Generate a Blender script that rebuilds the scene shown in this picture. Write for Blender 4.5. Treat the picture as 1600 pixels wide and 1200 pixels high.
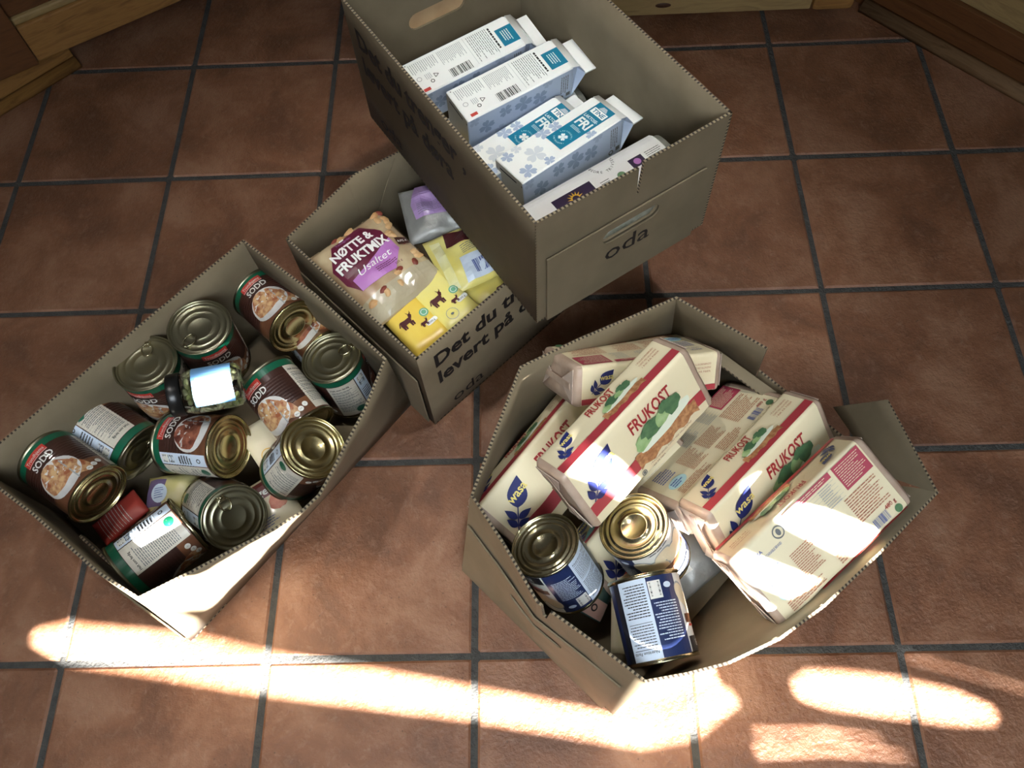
import bpy, bmesh, math, random
from mathutils import Vector, Matrix, noise
from mathutils.geometry import tessellate_polygon

for o in list(bpy.data.objects):
    bpy.data.objects.remove(o, do_unlink=True)
SC = bpy.context.scene
COL = SC.collection
PI = math.pi

# ------------------------------------------------------------------ camera
cam_d = bpy.data.cameras.new('camera')
cam = bpy.data.objects.new('camera', cam_d)
COL.objects.link(cam)
cam_d.sensor_fit = 'HORIZONTAL'
cam_d.sensor_width = 36.0
cam_d.lens = 36.0 * 1293.32 / 1600.0
cam_d.clip_start = 0.02
CAM = Vector((0.76478, -1.52389, 1.35134))
cam.matrix_world = Matrix(((0.99926, 0.02773, 0.02650, CAM.x),
                           (-0.01285, 0.89310, -0.44967, CAM.y),
                           (-0.03614, 0.44900, 0.89280, CAM.z),
                           (0, 0, 0, 1)))
SC.camera = cam

# ------------------------------------------------------------------ light
SUN_DIR = Vector((0.35, -0.75, 0.55)).normalized()       # towards the sun
world = bpy.data.worlds.new('world')
SC.world = world
world.use_nodes = True
bg = world.node_tree.nodes['Background']
bg.inputs[0].default_value = (1.0, 0.96, 0.90, 1)
bg.inputs[1].default_value = 0.075
sd = bpy.data.lights.new('sun', 'SUN')
sd.energy = 170.0
sd.angle = math.radians(0.5)
sd.color = (1.0, 0.97, 0.93)
so = bpy.data.objects.new('sun', sd)
COL.objects.link(so)
so.rotation_euler = SUN_DIR.to_track_quat('Z', 'Y').to_euler()
# daylight through the window behind the photographer
wd = bpy.data.lights.new('window_daylight', 'AREA')
wd.shape = 'RECTANGLE'
wd.spread = math.radians(105)
wd.size = 1.5
wd.size_y = 0.9
wd.energy = 29.0
wd.color = (0.84, 0.93, 1.0)
wo = bpy.data.objects.new('window_daylight', wd)
COL.objects.link(wo)
wo.location = (0.90, -2.70, 1.95)
wo.rotation_euler = (Vector(wo.location) - Vector((0.75, -1.75, 0.0))).to_track_quat('Z', 'Y').to_euler()
# two kitchen ceiling lamps above the boxes
for lp_at, lp_to, lp_w, lp_c in (((0.10, -0.78, 2.45), (0.42, -1.05, 0.0), 44.0, 62), ((1.16, -0.70, 2.45), (0.74, -0.62, 0.0), 80.0, 36)):
    ld = bpy.data.lights.new('ceiling_lamp', 'SPOT')
    ld.energy = lp_w
    ld.spot_size = math.radians(lp_c)
    ld.spot_blend = 1.0
    ld.shadow_soft_size = 0.035
    ld.color = (1.0, 0.98, 0.93)
    lo = bpy.data.objects.new('ceiling_lamp', ld)
    COL.objects.link(lo)
    lo.location = lp_at
    lo.rotation_euler = (Vector(lp_at) - Vector(lp_to)).to_track_quat('Z', 'Y').to_euler()

SC.view_settings.view_transform = 'Standard'
SC.view_settings.look = 'None'
SC.view_settings.exposure = 0.0
SC.view_settings.gamma = 1.0
SC.view_settings.use_curve_mapping = False

# ------------------------------------------------------------------ materials
def lin(c):
    c = c / 255.0
    return c / 12.92 if c <= 0.04045 else ((c + 0.055) / 1.055) ** 2.4
def rgb(c):
    return (lin(c[0]), lin(c[1]), lin(c[2]), 1.0)

def mat(name, col, rough=0.6, metal=0.0, col2=None, scale=8.0, amount=None, bump=0.0, bscale=60.0, spec=0.5,
        trans=0.0, alpha=1.0, coat=0.0, detail=6.0, stretch=None):
    m = bpy.data.materials.new(name)
    m.use_nodes = True
    nt = m.node_tree
    b = nt.nodes['Principled BSDF']
    b.inputs['Base Color'].default_value = rgb(col)
    b.inputs['Roughness'].default_value = rough
    b.inputs['Metallic'].default_value = metal
    b.inputs['Specular IOR Level'].default_value = spec
    b.inputs['Transmission Weight'].default_value = trans
    b.inputs['Alpha'].default_value = alpha
    b.inputs['Coat Weight'].default_value = coat
    b.inputs['Coat Roughness'].default_value = 0.12
    tc = nt.nodes.new('ShaderNodeTexCoord')
    src = tc.outputs['Object']
    if stretch:
        mp = nt.nodes.new('ShaderNodeMapping')
        mp.inputs['Scale'].default_value = stretch
        nt.links.new(src, mp.inputs[0])
        src = mp.outputs[0]
    if col2 is not None:
        n = nt.nodes.new('ShaderNodeTexNoise')
        n.inputs['Scale'].default_value = scale
        n.inputs['Detail'].default_value = detail
        nt.links.new(src, n.inputs['Vector'])
        r = nt.nodes.new('ShaderNodeValToRGB')
        r.color_ramp.elements[0].position = 0.35
        r.color_ramp.elements[1].position = 0.65
        r.color_ramp.elements[0].color = rgb(col)
        r.color_ramp.elements[1].color = rgb(col2)
        nt.links.new(n.outputs['Fac'], r.inputs[0])
        nt.links.new(r.outputs[0], b.inputs['Base Color'])
    if bump > 0:
        n2 = nt.nodes.new('ShaderNodeTexNoise')
        n2.inputs['Scale'].default_value = bscale
        n2.inputs['Detail'].default_value = 4.0
        nt.links.new(src, n2.inputs['Vector'])
        bp = nt.nodes.new('ShaderNodeBump')
        bp.inputs['Strength'].default_value = bump
        bp.inputs['Distance'].default_value = 0.01
        nt.links.new(n2.outputs['Fac'], bp.inputs['Height'])
        nt.links.new(bp.outputs[0], b.inputs['Normal'])
    return m

def mat_tile():
    m = mat('terracotta_tile', (150, 95, 70), rough=0.42)
    nt = m.node_tree
    b = nt.nodes['Principled BSDF']
    tc = nt.nodes.new('ShaderNodeTexCoord')
    oi = nt.nodes.new('ShaderNodeObjectInfo')
    mul = nt.nodes.new('ShaderNodeVectorMath'); mul.operation = 'SCALE'
    comb = nt.nodes.new('ShaderNodeCombineXYZ')
    for k in range(3):
        nt.links.new(oi.outputs['Random'], comb.inputs[k])
    nt.links.new(comb.outputs[0], mul.inputs[0]); mul.inputs['Scale'].default_value = 37.0
    add = nt.nodes.new('ShaderNodeVectorMath'); add.operation = 'ADD'
    nt.links.new(tc.outputs['Object'], add.inputs[0]); nt.links.new(mul.outputs[0], add.inputs[1])
    def noi(sc, det, dist=0.0, rough=0.55):
        n = nt.nodes.new('ShaderNodeTexNoise')
        n.inputs['Scale'].default_value = sc; n.inputs['Detail'].default_value = det
        n.inputs['Distortion'].default_value = dist; n.inputs['Roughness'].default_value = rough
        nt.links.new(add.outputs[0], n.inputs['Vector'])
        return n
    n1 = noi(7.0, 8.0, 0.4, 0.62)
    r1 = nt.nodes.new('ShaderNodeValToRGB')
    e = r1.color_ramp.elements
    e[0].position = 0.36; e[0].color = rgb((96, 62, 42))
    e[1].position = 0.66; e[1].color = rgb((138, 100, 76))
    x = e.new(0.5); x.color = rgb((117, 77, 53))
    nt.links.new(n1.outputs['Fac'], r1.inputs[0])
    n2 = noi(60.0, 8.0, 0.3, 0.75)
    r2 = nt.nodes.new('ShaderNodeValToRGB')
    r2.color_ramp.elements[0].position = 0.52; r2.color_ramp.elements[0].color = (0, 0, 0, 1)
    r2.color_ramp.elements[1].position = 0.78; r2.color_ramp.elements[1].color = (0.75, 0.75, 0.75, 1)
    nt.links.new(n2.outputs['Fac'], r2.inputs[0])
    mx = nt.nodes.new('ShaderNodeMix'); mx.data_type = 'RGBA'
    nt.links.new(r2.outputs[0], mx.inputs['Factor'])
    nt.links.new(r1.outputs[0], mx.inputs['A'])
    mx.inputs['B'].default_value = rgb((142, 112, 92))
    # dark pits
    n3 = nt.nodes.new('ShaderNodeTexVoronoi'); n3.inputs['Scale'].default_value = 55.0
    nt.links.new(add.outputs[0], n3.inputs['Vector'])
    r3 = nt.nodes.new('ShaderNodeValToRGB')
    r3.color_ramp.elements[0].position = 0.05; r3.color_ramp.elements[0].color = (0.45, 0.45, 0.45, 1)
    r3.color_ramp.elements[1].position = 0.10; r3.color_ramp.elements[1].color = (1, 1, 1, 1)
    nt.links.new(n3.outputs['Distance'], r3.inputs[0])
    m2 = nt.nodes.new('ShaderNodeMix'); m2.data_type = 'RGBA'; m2.blend_type = 'MULTIPLY'
    m2.inputs['Factor'].default_value = 0.7
    nt.links.new(mx.outputs['Result'], m2.inputs['A']); nt.links.new(r3.outputs[0], m2.inputs['B'])
    # whole-tile tone
    hs = nt.nodes.new('ShaderNodeHueSaturation')
    mr = nt.nodes.new('ShaderNodeMapRange')
    mr.inputs['To Min'].default_value = 0.90; mr.inputs['To Max'].default_value = 1.08
    nt.links.new(oi.outputs['Random'], mr.inputs[0])
    nt.links.new(mr.outputs[0], hs.inputs['Value'])
    nt.links.new(m2.outputs['Result'], hs.inputs['Color'])
    nt.links.new(hs.outputs[0], b.inputs['Base Color'])
    rr = nt.nodes.new('ShaderNodeMapRange')
    rr.inputs['To Min'].default_value = 0.30; rr.inputs['To Max'].default_value = 0.62
    nt.links.new(n2.outputs['Fac'], rr.inputs[0]); nt.links.new(rr.outputs[0], b.inputs['Roughness'])
    bp = nt.nodes.new('ShaderNodeBump'); bp.inputs['Strength'].default_value = 0.42; bp.inputs['Distance'].default_value = 0.008
    n4 = noi(120.0, 5.0, 0.0, 0.6)
    nt.links.new(n4.outputs['Fac'], bp.inputs['Height']); nt.links.new(bp.outputs[0], b.inputs['Normal'])
    return m

def mat_edge():
    # corrugated board seen on its cut edge: flutes counted along the UV's u (metres)
    m = mat('corrugated_edge', (150, 130, 100), rough=0.9)
    nt = m.node_tree; b = nt.nodes['Principled BSDF']
    uv = nt.nodes.new('ShaderNodeUVMap'); uv.uv_map = 'uv'
    sp = nt.nodes.new('ShaderNodeSeparateXYZ'); nt.links.new(uv.outputs[0], sp.inputs[0])
    mu = nt.nodes.new('ShaderNodeMath'); mu.operation = 'MULTIPLY'; mu.inputs[1].default_value = 1.0 / 0.0066
    nt.links.new(sp.outputs[0], mu.inputs[0])
    fr = nt.nodes.new('ShaderNodeMath'); fr.operation = 'FRACT'; nt.links.new(mu.outputs[0], fr.inputs[0])
    r = nt.nodes.new('ShaderNodeValToRGB')
    r.color_ramp.interpolation = 'LINEAR'
    r.color_ramp.elements[0].position = 0.45; r.color_ramp.elements[0].color = rgb((142, 127, 102))
    r.color_ramp.elements[1].position = 0.6; r.color_ramp.elements[1].color = rgb((50, 42, 32))
    nt.links.new(fr.outputs[0], r.inputs[0]); nt.links.new(r.outputs[0], b.inputs['Base Color'])
    return m

def mat_wood(name, c1, c2, c3, axis_scale, rough=0.45):
    m = mat(name, c1, rough=rough)
    nt = m.node_tree; b = nt.nodes['Principled BSDF']
    tc = nt.nodes.new('ShaderNodeTexCoord'); mp = nt.nodes.new('ShaderNodeMapping')
    mp.inputs['Scale'].default_value = axis_scale
    nt.links.new(tc.outputs['Object'], mp.inputs[0])
    n = nt.nodes.new('ShaderNodeTexNoise'); n.inputs['Scale'].default_value = 3.0; n.inputs['Detail'].default_value = 5.0
    n.inputs['Distortion'].default_value = 1.2
    nt.links.new(mp.outputs[0], n.inputs['Vector'])
    r = nt.nodes.new('ShaderNodeValToRGB')
    r.color_ramp.elements[0].position = 0.3; r.color_ramp.elements[0].color = rgb(c1)
    r.color_ramp.elements[1].position = 0.75; r.color_ramp.elements[1].color = rgb(c3)
    r.color_ramp.elements.new(0.5).color = rgb(c2)
    nt.links.new(n.outputs['Fac'], r.inputs[0]); nt.links.new(r.outputs[0], b.inputs['Base Color'])
    return m

M = {}
M['tile'] = mat_tile()
M['grout'] = mat('grout', (52, 52, 50), rough=0.95, col2=(66, 65, 62), scale=60, bump=0.5, bscale=200)
M['kraft'] = mat('kraft_board', (112, 100, 78), rough=0.85, col2=(121, 108, 86), scale=14, bump=0.06, bscale=40)
M['kraft_light'] = mat('kraft_liner_tan', (186, 152, 112), rough=0.85, col2=(196, 164, 124), scale=30)
M['edge'] = mat_edge()
M['ink'] = mat('black_ink', (26, 20, 18), rough=0.7)
M['ink_grey'] = mat('grey_ink', (110, 112, 112), rough=0.7)
M['ink_lightgrey'] = mat('pale_grey_ink', (160, 164, 164), rough=0.7)
M['white'] = mat('white_card', (236, 236, 230), rough=0.4)
M['carton_white'] = mat('carton_white', (244, 245, 240), rough=0.38, coat=0.2)
M['carton_blue'] = mat('carton_pale_blue', (196, 208, 226), rough=0.38, coat=0.2)
M['carton_end'] = mat('carton_end_shaded', (196, 190, 172), rough=0.45)  # grey beige puts the shadow on the bottom end into its colour
M['clover'] = mat('clover_print', (172, 186, 206), rough=0.4)
M['clover_dark'] = mat('clover_print_deep', (150, 166, 190), rough=0.4)
M['clover_pale'] = mat('clover_print_pale', (214, 219, 222), rough=0.4)
M['teal'] = mat('teal_print', (18, 120, 150), rough=0.38)
M['red'] = mat('red_print', (196, 70, 58), rough=0.45)
M['tin'] = mat('tin_plate', (176, 168, 138), rough=0.22, metal=1.0, bump=0.02, bscale=90)
M['tin_gold'] = mat('gold_lacquered_tin', (196, 182, 134), rough=0.26, metal=1.0)
M['tin_lid'] = mat('easy_open_lid', (150, 146, 122), rough=0.32, metal=1.0)
M['brown_label'] = mat('label_brown', (66, 38, 30), rough=0.3, col2=(52, 30, 25), scale=30, coat=0.3)
M['wood_label'] = mat('label_wood_brown', (120, 78, 52), rough=0.3, col2=(84, 50, 36), scale=9, stretch=(1, 1, 6), coat=0.3)
M['green_band'] = mat('label_green', (16, 92, 66), rough=0.3, coat=0.3)
M['label_red'] = mat('label_red', (190, 58, 48), rough=0.35, coat=0.2)
M['label_white'] = mat('label_white', (224, 222, 214), rough=0.4, coat=0.15)
M['label_pale_blue'] = mat('label_pale_blue', (206, 218, 232), rough=0.4, coat=0.15)
M['label_beige'] = mat('label_beige', (208, 200, 184), rough=0.4, coat=0.15)
M['navy'] = mat('label_navy', (34, 46, 86), rough=0.3, coat=0.3)
M['black_label'] = mat('label_black', (30, 32, 40), rough=0.3, coat=0.3)
M['bowl'] = mat('bowl_white', (216, 214, 210), rough=0.4, col2=(190, 186, 182), scale=25)
M['stew'] = mat('stew_picture', (150, 84, 52), rough=0.4, col2=(206, 168, 122), scale=110, detail=2)
M['stew_dark'] = mat('meat_picture', (92, 44, 34), rough=0.4, col2=(158, 96, 74), scale=90, detail=2)
M['bread_pic'] = mat('bread_picture', (150, 106, 70), rough=0.4, col2=(198, 160, 116), scale=70, detail=3)
M['cream'] = mat('pack_cream_paper', (228, 215, 180), rough=0.48, bump=0.05, bscale=30, coat=0.1)
M['pack_end'] = mat('pack_end_paper', (172, 146, 126), rough=0.4, col2=(190, 168, 150), scale=25, bump=0.25, bscale=35, coat=0.15)
M['pack_end_pale'] = mat('pack_end_paper_pale', (196, 178, 164), rough=0.4, col2=(184, 164, 150), scale=25, bump=0.2, bscale=35)
M['stripe_red'] = mat('stripe_red', (168, 58, 66), rough=0.45)
M['title_red'] = mat('title_red', (160, 44, 46), rough=0.45)
M['leaf_navy'] = mat('emblem_navy', (34, 42, 98), rough=0.45)
M['leaf_yellow'] = mat('emblem_yellow', (226, 208, 120), rough=0.45)
M['cracker'] = mat('crispbread_print', (150, 98, 62), rough=0.5, col2=(192, 142, 98), scale=160, detail=2)
M['cheese'] = mat('cheese_print', (222, 228, 208), rough=0.5)
M['cucumber'] = mat('cucumber_print', (134, 166, 108), rough=0.5, col2=(164, 190, 136), scale=60)
M['spinach'] = mat('leaf_green_print', (62, 98, 68), rough=0.5, col2=(92, 128, 88), scale=60)
M['ink_brown'] = mat('brown_ink', (132, 96, 68), rough=0.6)
M['ink_rust'] = mat('rust_ink', (170, 104, 76), rough=0.6)
M['ink_blue'] = mat('blue_ink', (74, 90, 150), rough=0.6)
M['rose_block'] = mat('rose_block', (172, 66, 84), rough=0.5)
M['aqua'] = mat('aqua_print', (178, 212, 214), rough=0.5)
M['pulp'] = mat('egg_carton_pulp', (150, 152, 142), rough=0.9, col2=(128, 130, 120), scale=60, bump=0.4, bscale=120)
M['egg_label'] = mat('egg_label_white', (228, 228, 226), rough=0.45)
M['aubergine'] = mat('label_aubergine', (44, 26, 58), rough=0.4)
M['gold_yellow'] = mat('print_golden', (222, 172, 52), rough=0.45)
M['yolk'] = mat('choc_yellow', (232, 196, 78), rough=0.35, col2=(238, 208, 96), scale=20, bump=0.08, bscale=40, coat=0.25)
M['yolk_pale'] = mat('choc_yellow_pale', (228, 218, 140), rough=0.35, col2=(238, 222, 120), scale=20, bump=0.1, bscale=40, coat=0.25)
M['yolk_white'] = mat('seal_band', (238, 234, 190), rough=0.35, col2=(230, 222, 150), scale=30)
M['cow'] = mat('cow_brown', (78, 32, 34), rough=0.45)
M['mint'] = mat('mint_badge', (112, 176, 140), rough=0.45)
M['sky_pack'] = mat('blue_wrapper', (120, 150, 196), rough=0.35, col2=(150, 176, 212), scale=30, coat=0.2)
M['maroon'] = mat('maroon_print', (96, 28, 52), rough=0.35)
M['lilac'] = mat('lilac_print', (178, 116, 182), rough=0.35)
M['lilac_pack'] = mat('lilac_wrapper', (156, 124, 180), rough=0.3, col2=(176, 146, 196), scale=20, coat=0.3)
M['silver'] = mat('silver_foil', (164, 164, 160), rough=0.38, metal=0.2, col2=(136, 136, 132), scale=16, bump=0.35, bscale=25)
M['nut_film'] = mat('nut_pouch_film', (196, 178, 142), rough=0.25, col2=(160, 128, 98), scale=14, coat=0.5, bump=0.12, bscale=22)
M['nut_film_clear'] = mat('nut_pouch_clear', (186, 176, 150), rough=0.18, col2=(170, 156, 130), scale=16, coat=0.6, bump=0.1, bscale=20)
M['nut'] = mat('cashew', (206, 170, 122), rough=0.5, col2=(190, 146, 96), scale=40)
M['nut_red'] = mat('almond_red', (140, 66, 50), rough=0.5, col2=(112, 52, 42), scale=60)
M['sachet'] = mat('sachet_cream', (222, 208, 176), rough=0.35, bump=0.12, bscale=30, coat=0.2)
M['sachet_brown'] = mat('sachet_dark_red', (96, 36, 36), rough=0.35, coat=0.2)
M['rose_pic'] = mat('tomato_print', (198, 112, 88), rough=0.45, col2=(216, 150, 120), scale=60)
M['pot_green'] = mat('pot_green', (40, 96, 70), rough=0.4)
M['dark_green'] = mat('dark_green_wrapper', (52, 76, 70), rough=0.4, col2=(70, 96, 88), scale=30)
M['pink_paper'] = mat('pink_paper', (190, 150, 134), rough=0.5)
M['red_pack'] = mat('red_wrapper', (176, 64, 54), rough=0.4)
M['glass'] = mat('jar_glass', (250, 252, 246), rough=0.03, trans=1.0, spec=0.5)
M['jar_black'] = mat('jar_lid_black', (20, 20, 20), rough=0.3)
M['bean'] = mat('white_beans', (206, 204, 172), rough=0.35, col2=(150, 160, 96), scale=30)
M['jar_blue'] = mat('jar_label_blue', (120, 172, 220), rough=0.4)
M['net_purple'] = mat('purple_net', (110, 92, 128), rough=0.6)
M['pale_pack'] = mat('pale_yellow_pack', (216, 206, 150), rough=0.35, col2=(200, 186, 120), scale=20, bump=0.1, bscale=30)
M['pine'] = mat_wood('pine_cabinet', (120, 84, 44), (146, 106, 58), (104, 70, 36), (3, 22, 22), 0.4)
M['pine_dark'] = mat_wood('stained_pine', (86, 52, 28), (98, 62, 34), (72, 42, 22), (3, 22, 22), 0.4)
M['moulding'] = mat_wood('highlit_moulding', (104, 80, 56), (120, 94, 68), (90, 66, 44), (3, 22, 22), 0.22)  # glossy wood, base tone lightened to carry the highlight along it
M['pine_pale'] = mat_wood('pale_pine', (140, 116, 76), (152, 128, 86), (120, 98, 62), (3, 16, 16), 0.5)
M['knot'] = mat('knot', (60, 34, 18), rough=0.5)
M['plaster'] = mat('gobo_plaster', (206, 200, 188), rough=0.9, col2=(198, 192, 180), scale=20)
M['shade_dark'] = mat('plinth_shade', (46, 34, 24), rough=0.8)  # dark tone stands in for the shade of the gap under the cabinet

# ------------------------------------------------------------------ mesh builder
class MB:
    def __init__(s):
        s.v = []; s.f = []; s.m = []; s.sm = []; s.uv = {}; s.mats = []
    def mi(s, key):
        if key not in s.mats: s.mats.append(key)
        return s.mats.index(key)
    def add(s, p):
        s.v.append(tuple(p)); return len(s.v) - 1
    def face(s, idx, key, smooth=False, uv=None):
        s.f.append(tuple(idx)); s.m.append(s.mi(key)); s.sm.append(smooth)
        if uv: s.uv[len(s.f) - 1] = uv
    def mesh(s, name):
        me = bpy.data.meshes.new(name)
        me.from_pydata(s.v, [], s.f)
        for k in s.mats: me.materials.append(M[k])
        me.polygons.foreach_set('material_index', s.m)
        me.polygons.foreach_set('use_smooth', s.sm)
        if s.uv:
            ul = me.uv_layers.new(name='uv')
            for fi, uvs in s.uv.items():
                p = me.polygons[fi]
                for li, t in zip(p.loop_indices, uvs): ul.data[li].uv = t
        me.update()
        return me
    def build(s, name, parent=None, fix=False):
        me = s.mesh(name)
        if fix:
            bm = bmesh.new(); bm.from_mesh(me)
            bmesh.ops.recalc_face_normals(bm, faces=bm.faces)
            bm.to_mesh(me); bm.free()
        return link(name, me, parent)

def link(name, me, parent=None):
    o = bpy.data.objects.new(name, me)
    COL.objects.link(o)
    if parent is not None: o.parent = parent
    return o

def thing(name, label, cat, loc=(0, 0, 0), mtx=None, group=None):
    o = bpy.data.objects.new(name, None)
    o.empty_display_size = 0.02
    COL.objects.link(o)
    if mtx is not None: o.matrix_world = mtx
    else: o.location = loc
    o['label'] = label; o['category'] = cat
    if group: o['group'] = group
    return o

def frame(o, X, Y, Z):
    X, Y, Z = Vector(X), Vector(Y), Vector(Z)
    m = Matrix.Identity(4)
    for i in range(3):
        m[i][0], m[i][1], m[i][2], m[i][3] = X[i], Y[i], Z[i], o[i]
    return m
def frame_xy(o, X, Y):
    X = Vector(X).normalized(); Y = Vector(Y); Y = (Y - X * Y.dot(X)).normalized()
    return frame(o, X, Y, X.cross(Y))

# ---- decals: flat print laid a few tenths of a millimetre over a surface f(u, v, h)
def plane(o, U, V):
    o, U, V = Vector(o), Vector(U).normalized(), Vector(V).normalized()
    N = U.cross(V)
    return lambda u, v, h=0.0: o + U * u + V * v + N * h

def d_rect(mb, f, u0, v0, u1, v1, key, h=0.0004, nu=1, nv=1):
    ids = [[mb.add(f(u0 + (u1 - u0) * i / nu, v0 + (v1 - v0) * j / nv, h)) for i in range(nu + 1)] for j in range(nv + 1)]
    for j in range(nv):
        for i in range(nu):
            mb.face((ids[j][i], ids[j][i + 1], ids[j + 1][i + 1], ids[j + 1][i]), key)

def d_poly(mb, f, pts, key, h=0.0005):
    tri = tessellate_polygon([[Vector((p[0], p[1], 0)) for p in pts]])
    ids = [mb.add(f(p[0], p[1], h)) for p in pts]
    for t in tri:
        a, b, c = (pts[k] for k in t)
        cr = (b[0] - a[0]) * (c[1] - a[1]) - (b[1] - a[1]) * (c[0] - a[0])
        t = t if cr > 0 else t[::-1]
        mb.face([ids[k] for k in t], key)

def d_disc(mb, f, cu, cv, ru, rv, key, h=0.0005, rot=0.0, n=20, rings=1, wob=0.0, a0=0.0, a1=2 * PI):
    c, s = math.cos(rot), math.sin(rot)
    def P(r, a):
        w = 1 + wob * math.sin(a * 3 + cu * 900) + wob * 0.6 * math.sin(a * 7 + cv * 700)
        x, y = ru * r * w * math.cos(a), rv * r * w * math.sin(a)
        return f(cu + x * c - y * s, cv + x * s + y * c, h)
    full = abs(a1 - a0 - 2 * PI) < 1e-6
    prev = None; ctr = mb.add(f(cu, cv, h))
    for k in range(1, rings + 1):
        cur = [mb.add(P(k / rings, a0 + (a1 - a0) * i / n)) for i in range(n if full else n + 1)]
        m_ = len(cur); cnt = n
        for i in range(cnt):
            j = (i + 1) % m_
            if prev is None: mb.face((ctr, cur[i], cur[j]), key)
            else: mb.face((prev[i], cur[i], cur[j], prev[j]), key)
        prev = cur

def d_ring(mb, f, cu, cv, r0, r1, key, h=0.0005, n=24):
    a = [mb.add(f(cu + r0 * math.cos(2 * PI * i / n), cv + r0 * math.sin(2 * PI * i / n), h)) for i in range(n)]
    b = [mb.add(f(cu + r1 * math.cos(2 * PI * i / n), cv + r1 * math.sin(2 * PI * i / n), h)) for i in range(n)]
    for i in range(n):
        j = (i + 1) % n
        mb.face((a[i], b[i], b[j], a[j]), key)

_tc = {}
def text_geo(s, bold=0.0):
    k = (s, bold)
    if k in _tc: return _tc[k]
    cu = bpy.data.curves.new('lettering', 'FONT')
    cu.body = s; cu.size = 1.0; cu.resolution_u = 2; cu.offset = bold
    o = bpy.data.objects.new('lettering', cu)
    me = o.to_mesh()
    vs = [(v.co.x, v.co.y) for v in me.vertices]
    fs = [tuple(p.vertices) for p in me.polygons]
    o.to_mesh_clear()
    bpy.data.objects.remove(o); bpy.data.curves.remove(cu)
    if vs:
        x0 = min(v[0] for v in vs); x1 = max(v[0] for v in vs)
        vs = [(x - x0, y) for x, y in vs]; w = x1 - x0
    else: w = 0.0
    _tc[k] = (vs, fs, w)
    return _tc[k]

def d_text(mb, f, s, u, v, size, key, h=0.0006, rot=0.0, sx=1.0, shear=0.0, bold=0.0, align='C', width=None, arc=None):
    vs, fs, w = text_geo(s, bold)
    if width: sx = width / (w * size)
    off = {'L': 0.0, 'C': -w / 2, 'R': -w}[align]
    c, si = math.cos(rot), math.sin(rot)
    ids = []
    for x, y in vs:
        X = (x + off) * size * sx + shear * y * size; Y = y * size
        ids.append(mb.add(f(u + X * c - Y * si, v + X * si + Y * c, h)))
    for q in fs:
        a, b, d = (vs[q[0]], vs[q[1]], vs[q[2]])
        cr = (b[0] - a[0]) * (d[1] - a[1]) - (b[1] - a[1]) * (d[0] - a[0])
        mb.face([ids[k] for k in (q if cr >= 0 else q[::-1])], key)

def d_arc_text(mb, f, s, cu, cv, r, size, key, h=0.0006, a_mid=PI / 2, step=None, inward=False):
    step = step or size * 0.8 / r
    n = len(s)
    for i, ch in enumerate(s):
        if ch == ' ': continue
        k = i - (n - 1) / 2
        a = a_mid + (k * step if inward else -k * step)
        d_text(mb, f, ch, cu + r * math.cos(a), cv + r * math.sin(a), size, key, h, rot=(a + PI / 2 if inward else a - PI / 2))

def d_lines(mb, f, u0, v0, u1, v1, rows, key, h=0.0005, seed=1, thick=0.5, nsub=1, ragged=0.35):
    rnd = random.Random(seed)
    dv = (v1 - v0) / rows
    for r in range(rows):
        y0 = v0 + r * dv + dv * (1 - thick) / 2; y1 = y0 + dv * thick
        u = u0; end = u1 - (u1 - u0) * ragged * rnd.random() ** 2
        while u < end:
            w = (abs(u1 - u0)) * rnd.uniform(0.06, 0.17)
            d_rect(mb, f, u, y0, min(u + w, end), y1, key, h, nu=nsub)
            u += w + abs(u1 - u0) * 0.02

def d_bars(mb, f, u0, v0, u1, v1, key, h=0.0006, seed=3, vertical=True, n=22):
    rnd = random.Random(seed)
    t = 0.0
    ws = [rnd.choice((1, 1, 2, 3)) for _ in range(2 * n)]
    tot = sum(ws); x = 0
    for i, w in enumerate(ws):
        if i % 2 == 0:
            a, b = x / tot, (x + w) / tot
            if vertical: d_rect(mb, f, u0 + (u1 - u0) * a, v0, u0 + (u1 - u0) * b, v1, key, h)
            else: d_rect(mb, f, u0, v0 + (v1 - v0) * a, u1, v0 + (v1 - v0) * b, key, h)
        x += w

def heart(cx, cy, s, rot):
    pts = []
    for i in range(12):
        t = 2 * PI * i / 12
        x = 16 * math.sin(t) ** 3 / 17.0; y = (13 * math.cos(t) - 5 * math.cos(2 * t) - 2 * math.cos(3 * t) - math.cos(4 * t)) / 17.0
        y += 1.0
        pts.append((cx + s * (x * math.cos(rot) - y * math.sin(rot)), cy + s * (x * math.sin(rot) + y * math.cos(rot))))
    return pts[::-1]
def clip_rect(pts, x0, y0, x1, y1):
    for ax, lim, sg in ((0, x0, 1), (0, x1, -1), (1, y0, 1), (1, y1, -1)):
        out = []
        for i in range(len(pts)):
            p, q = pts[i - 1], pts[i]
            a, b = (p[ax] - lim) * sg, (q[ax] - lim) * sg
            if (a < 0) != (b < 0):
                t = a / (a - b); out.append((p[0] + (q[0] - p[0]) * t, p[1] + (q[1] - p[1]) * t))
            if b >= 0: out.append(q)
        pts = out
        if len(pts) < 3: return []
    return pts
def d_clover(mb, f, cu, cv, s, key, h=0.0003, rot=0.3, clip=None):
    p = []
    for i in range(64):
        a = 2 * PI * i / 64; ph = (a + PI / 4) % (PI / 2) - PI / 4
        r = s * 0.5 * (0.10 + 0.90 * max(math.cos(2 * ph), 0) ** 0.42) * (1 - 0.20 * math.exp(-(ph / 0.13) ** 2))
        p.append((cu + r * math.cos(a + rot), cv + r * math.sin(a + rot)))
    if clip: p = clip_rect(p, *clip)
    if p: d_poly(mb, f, p, key, h)

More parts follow.
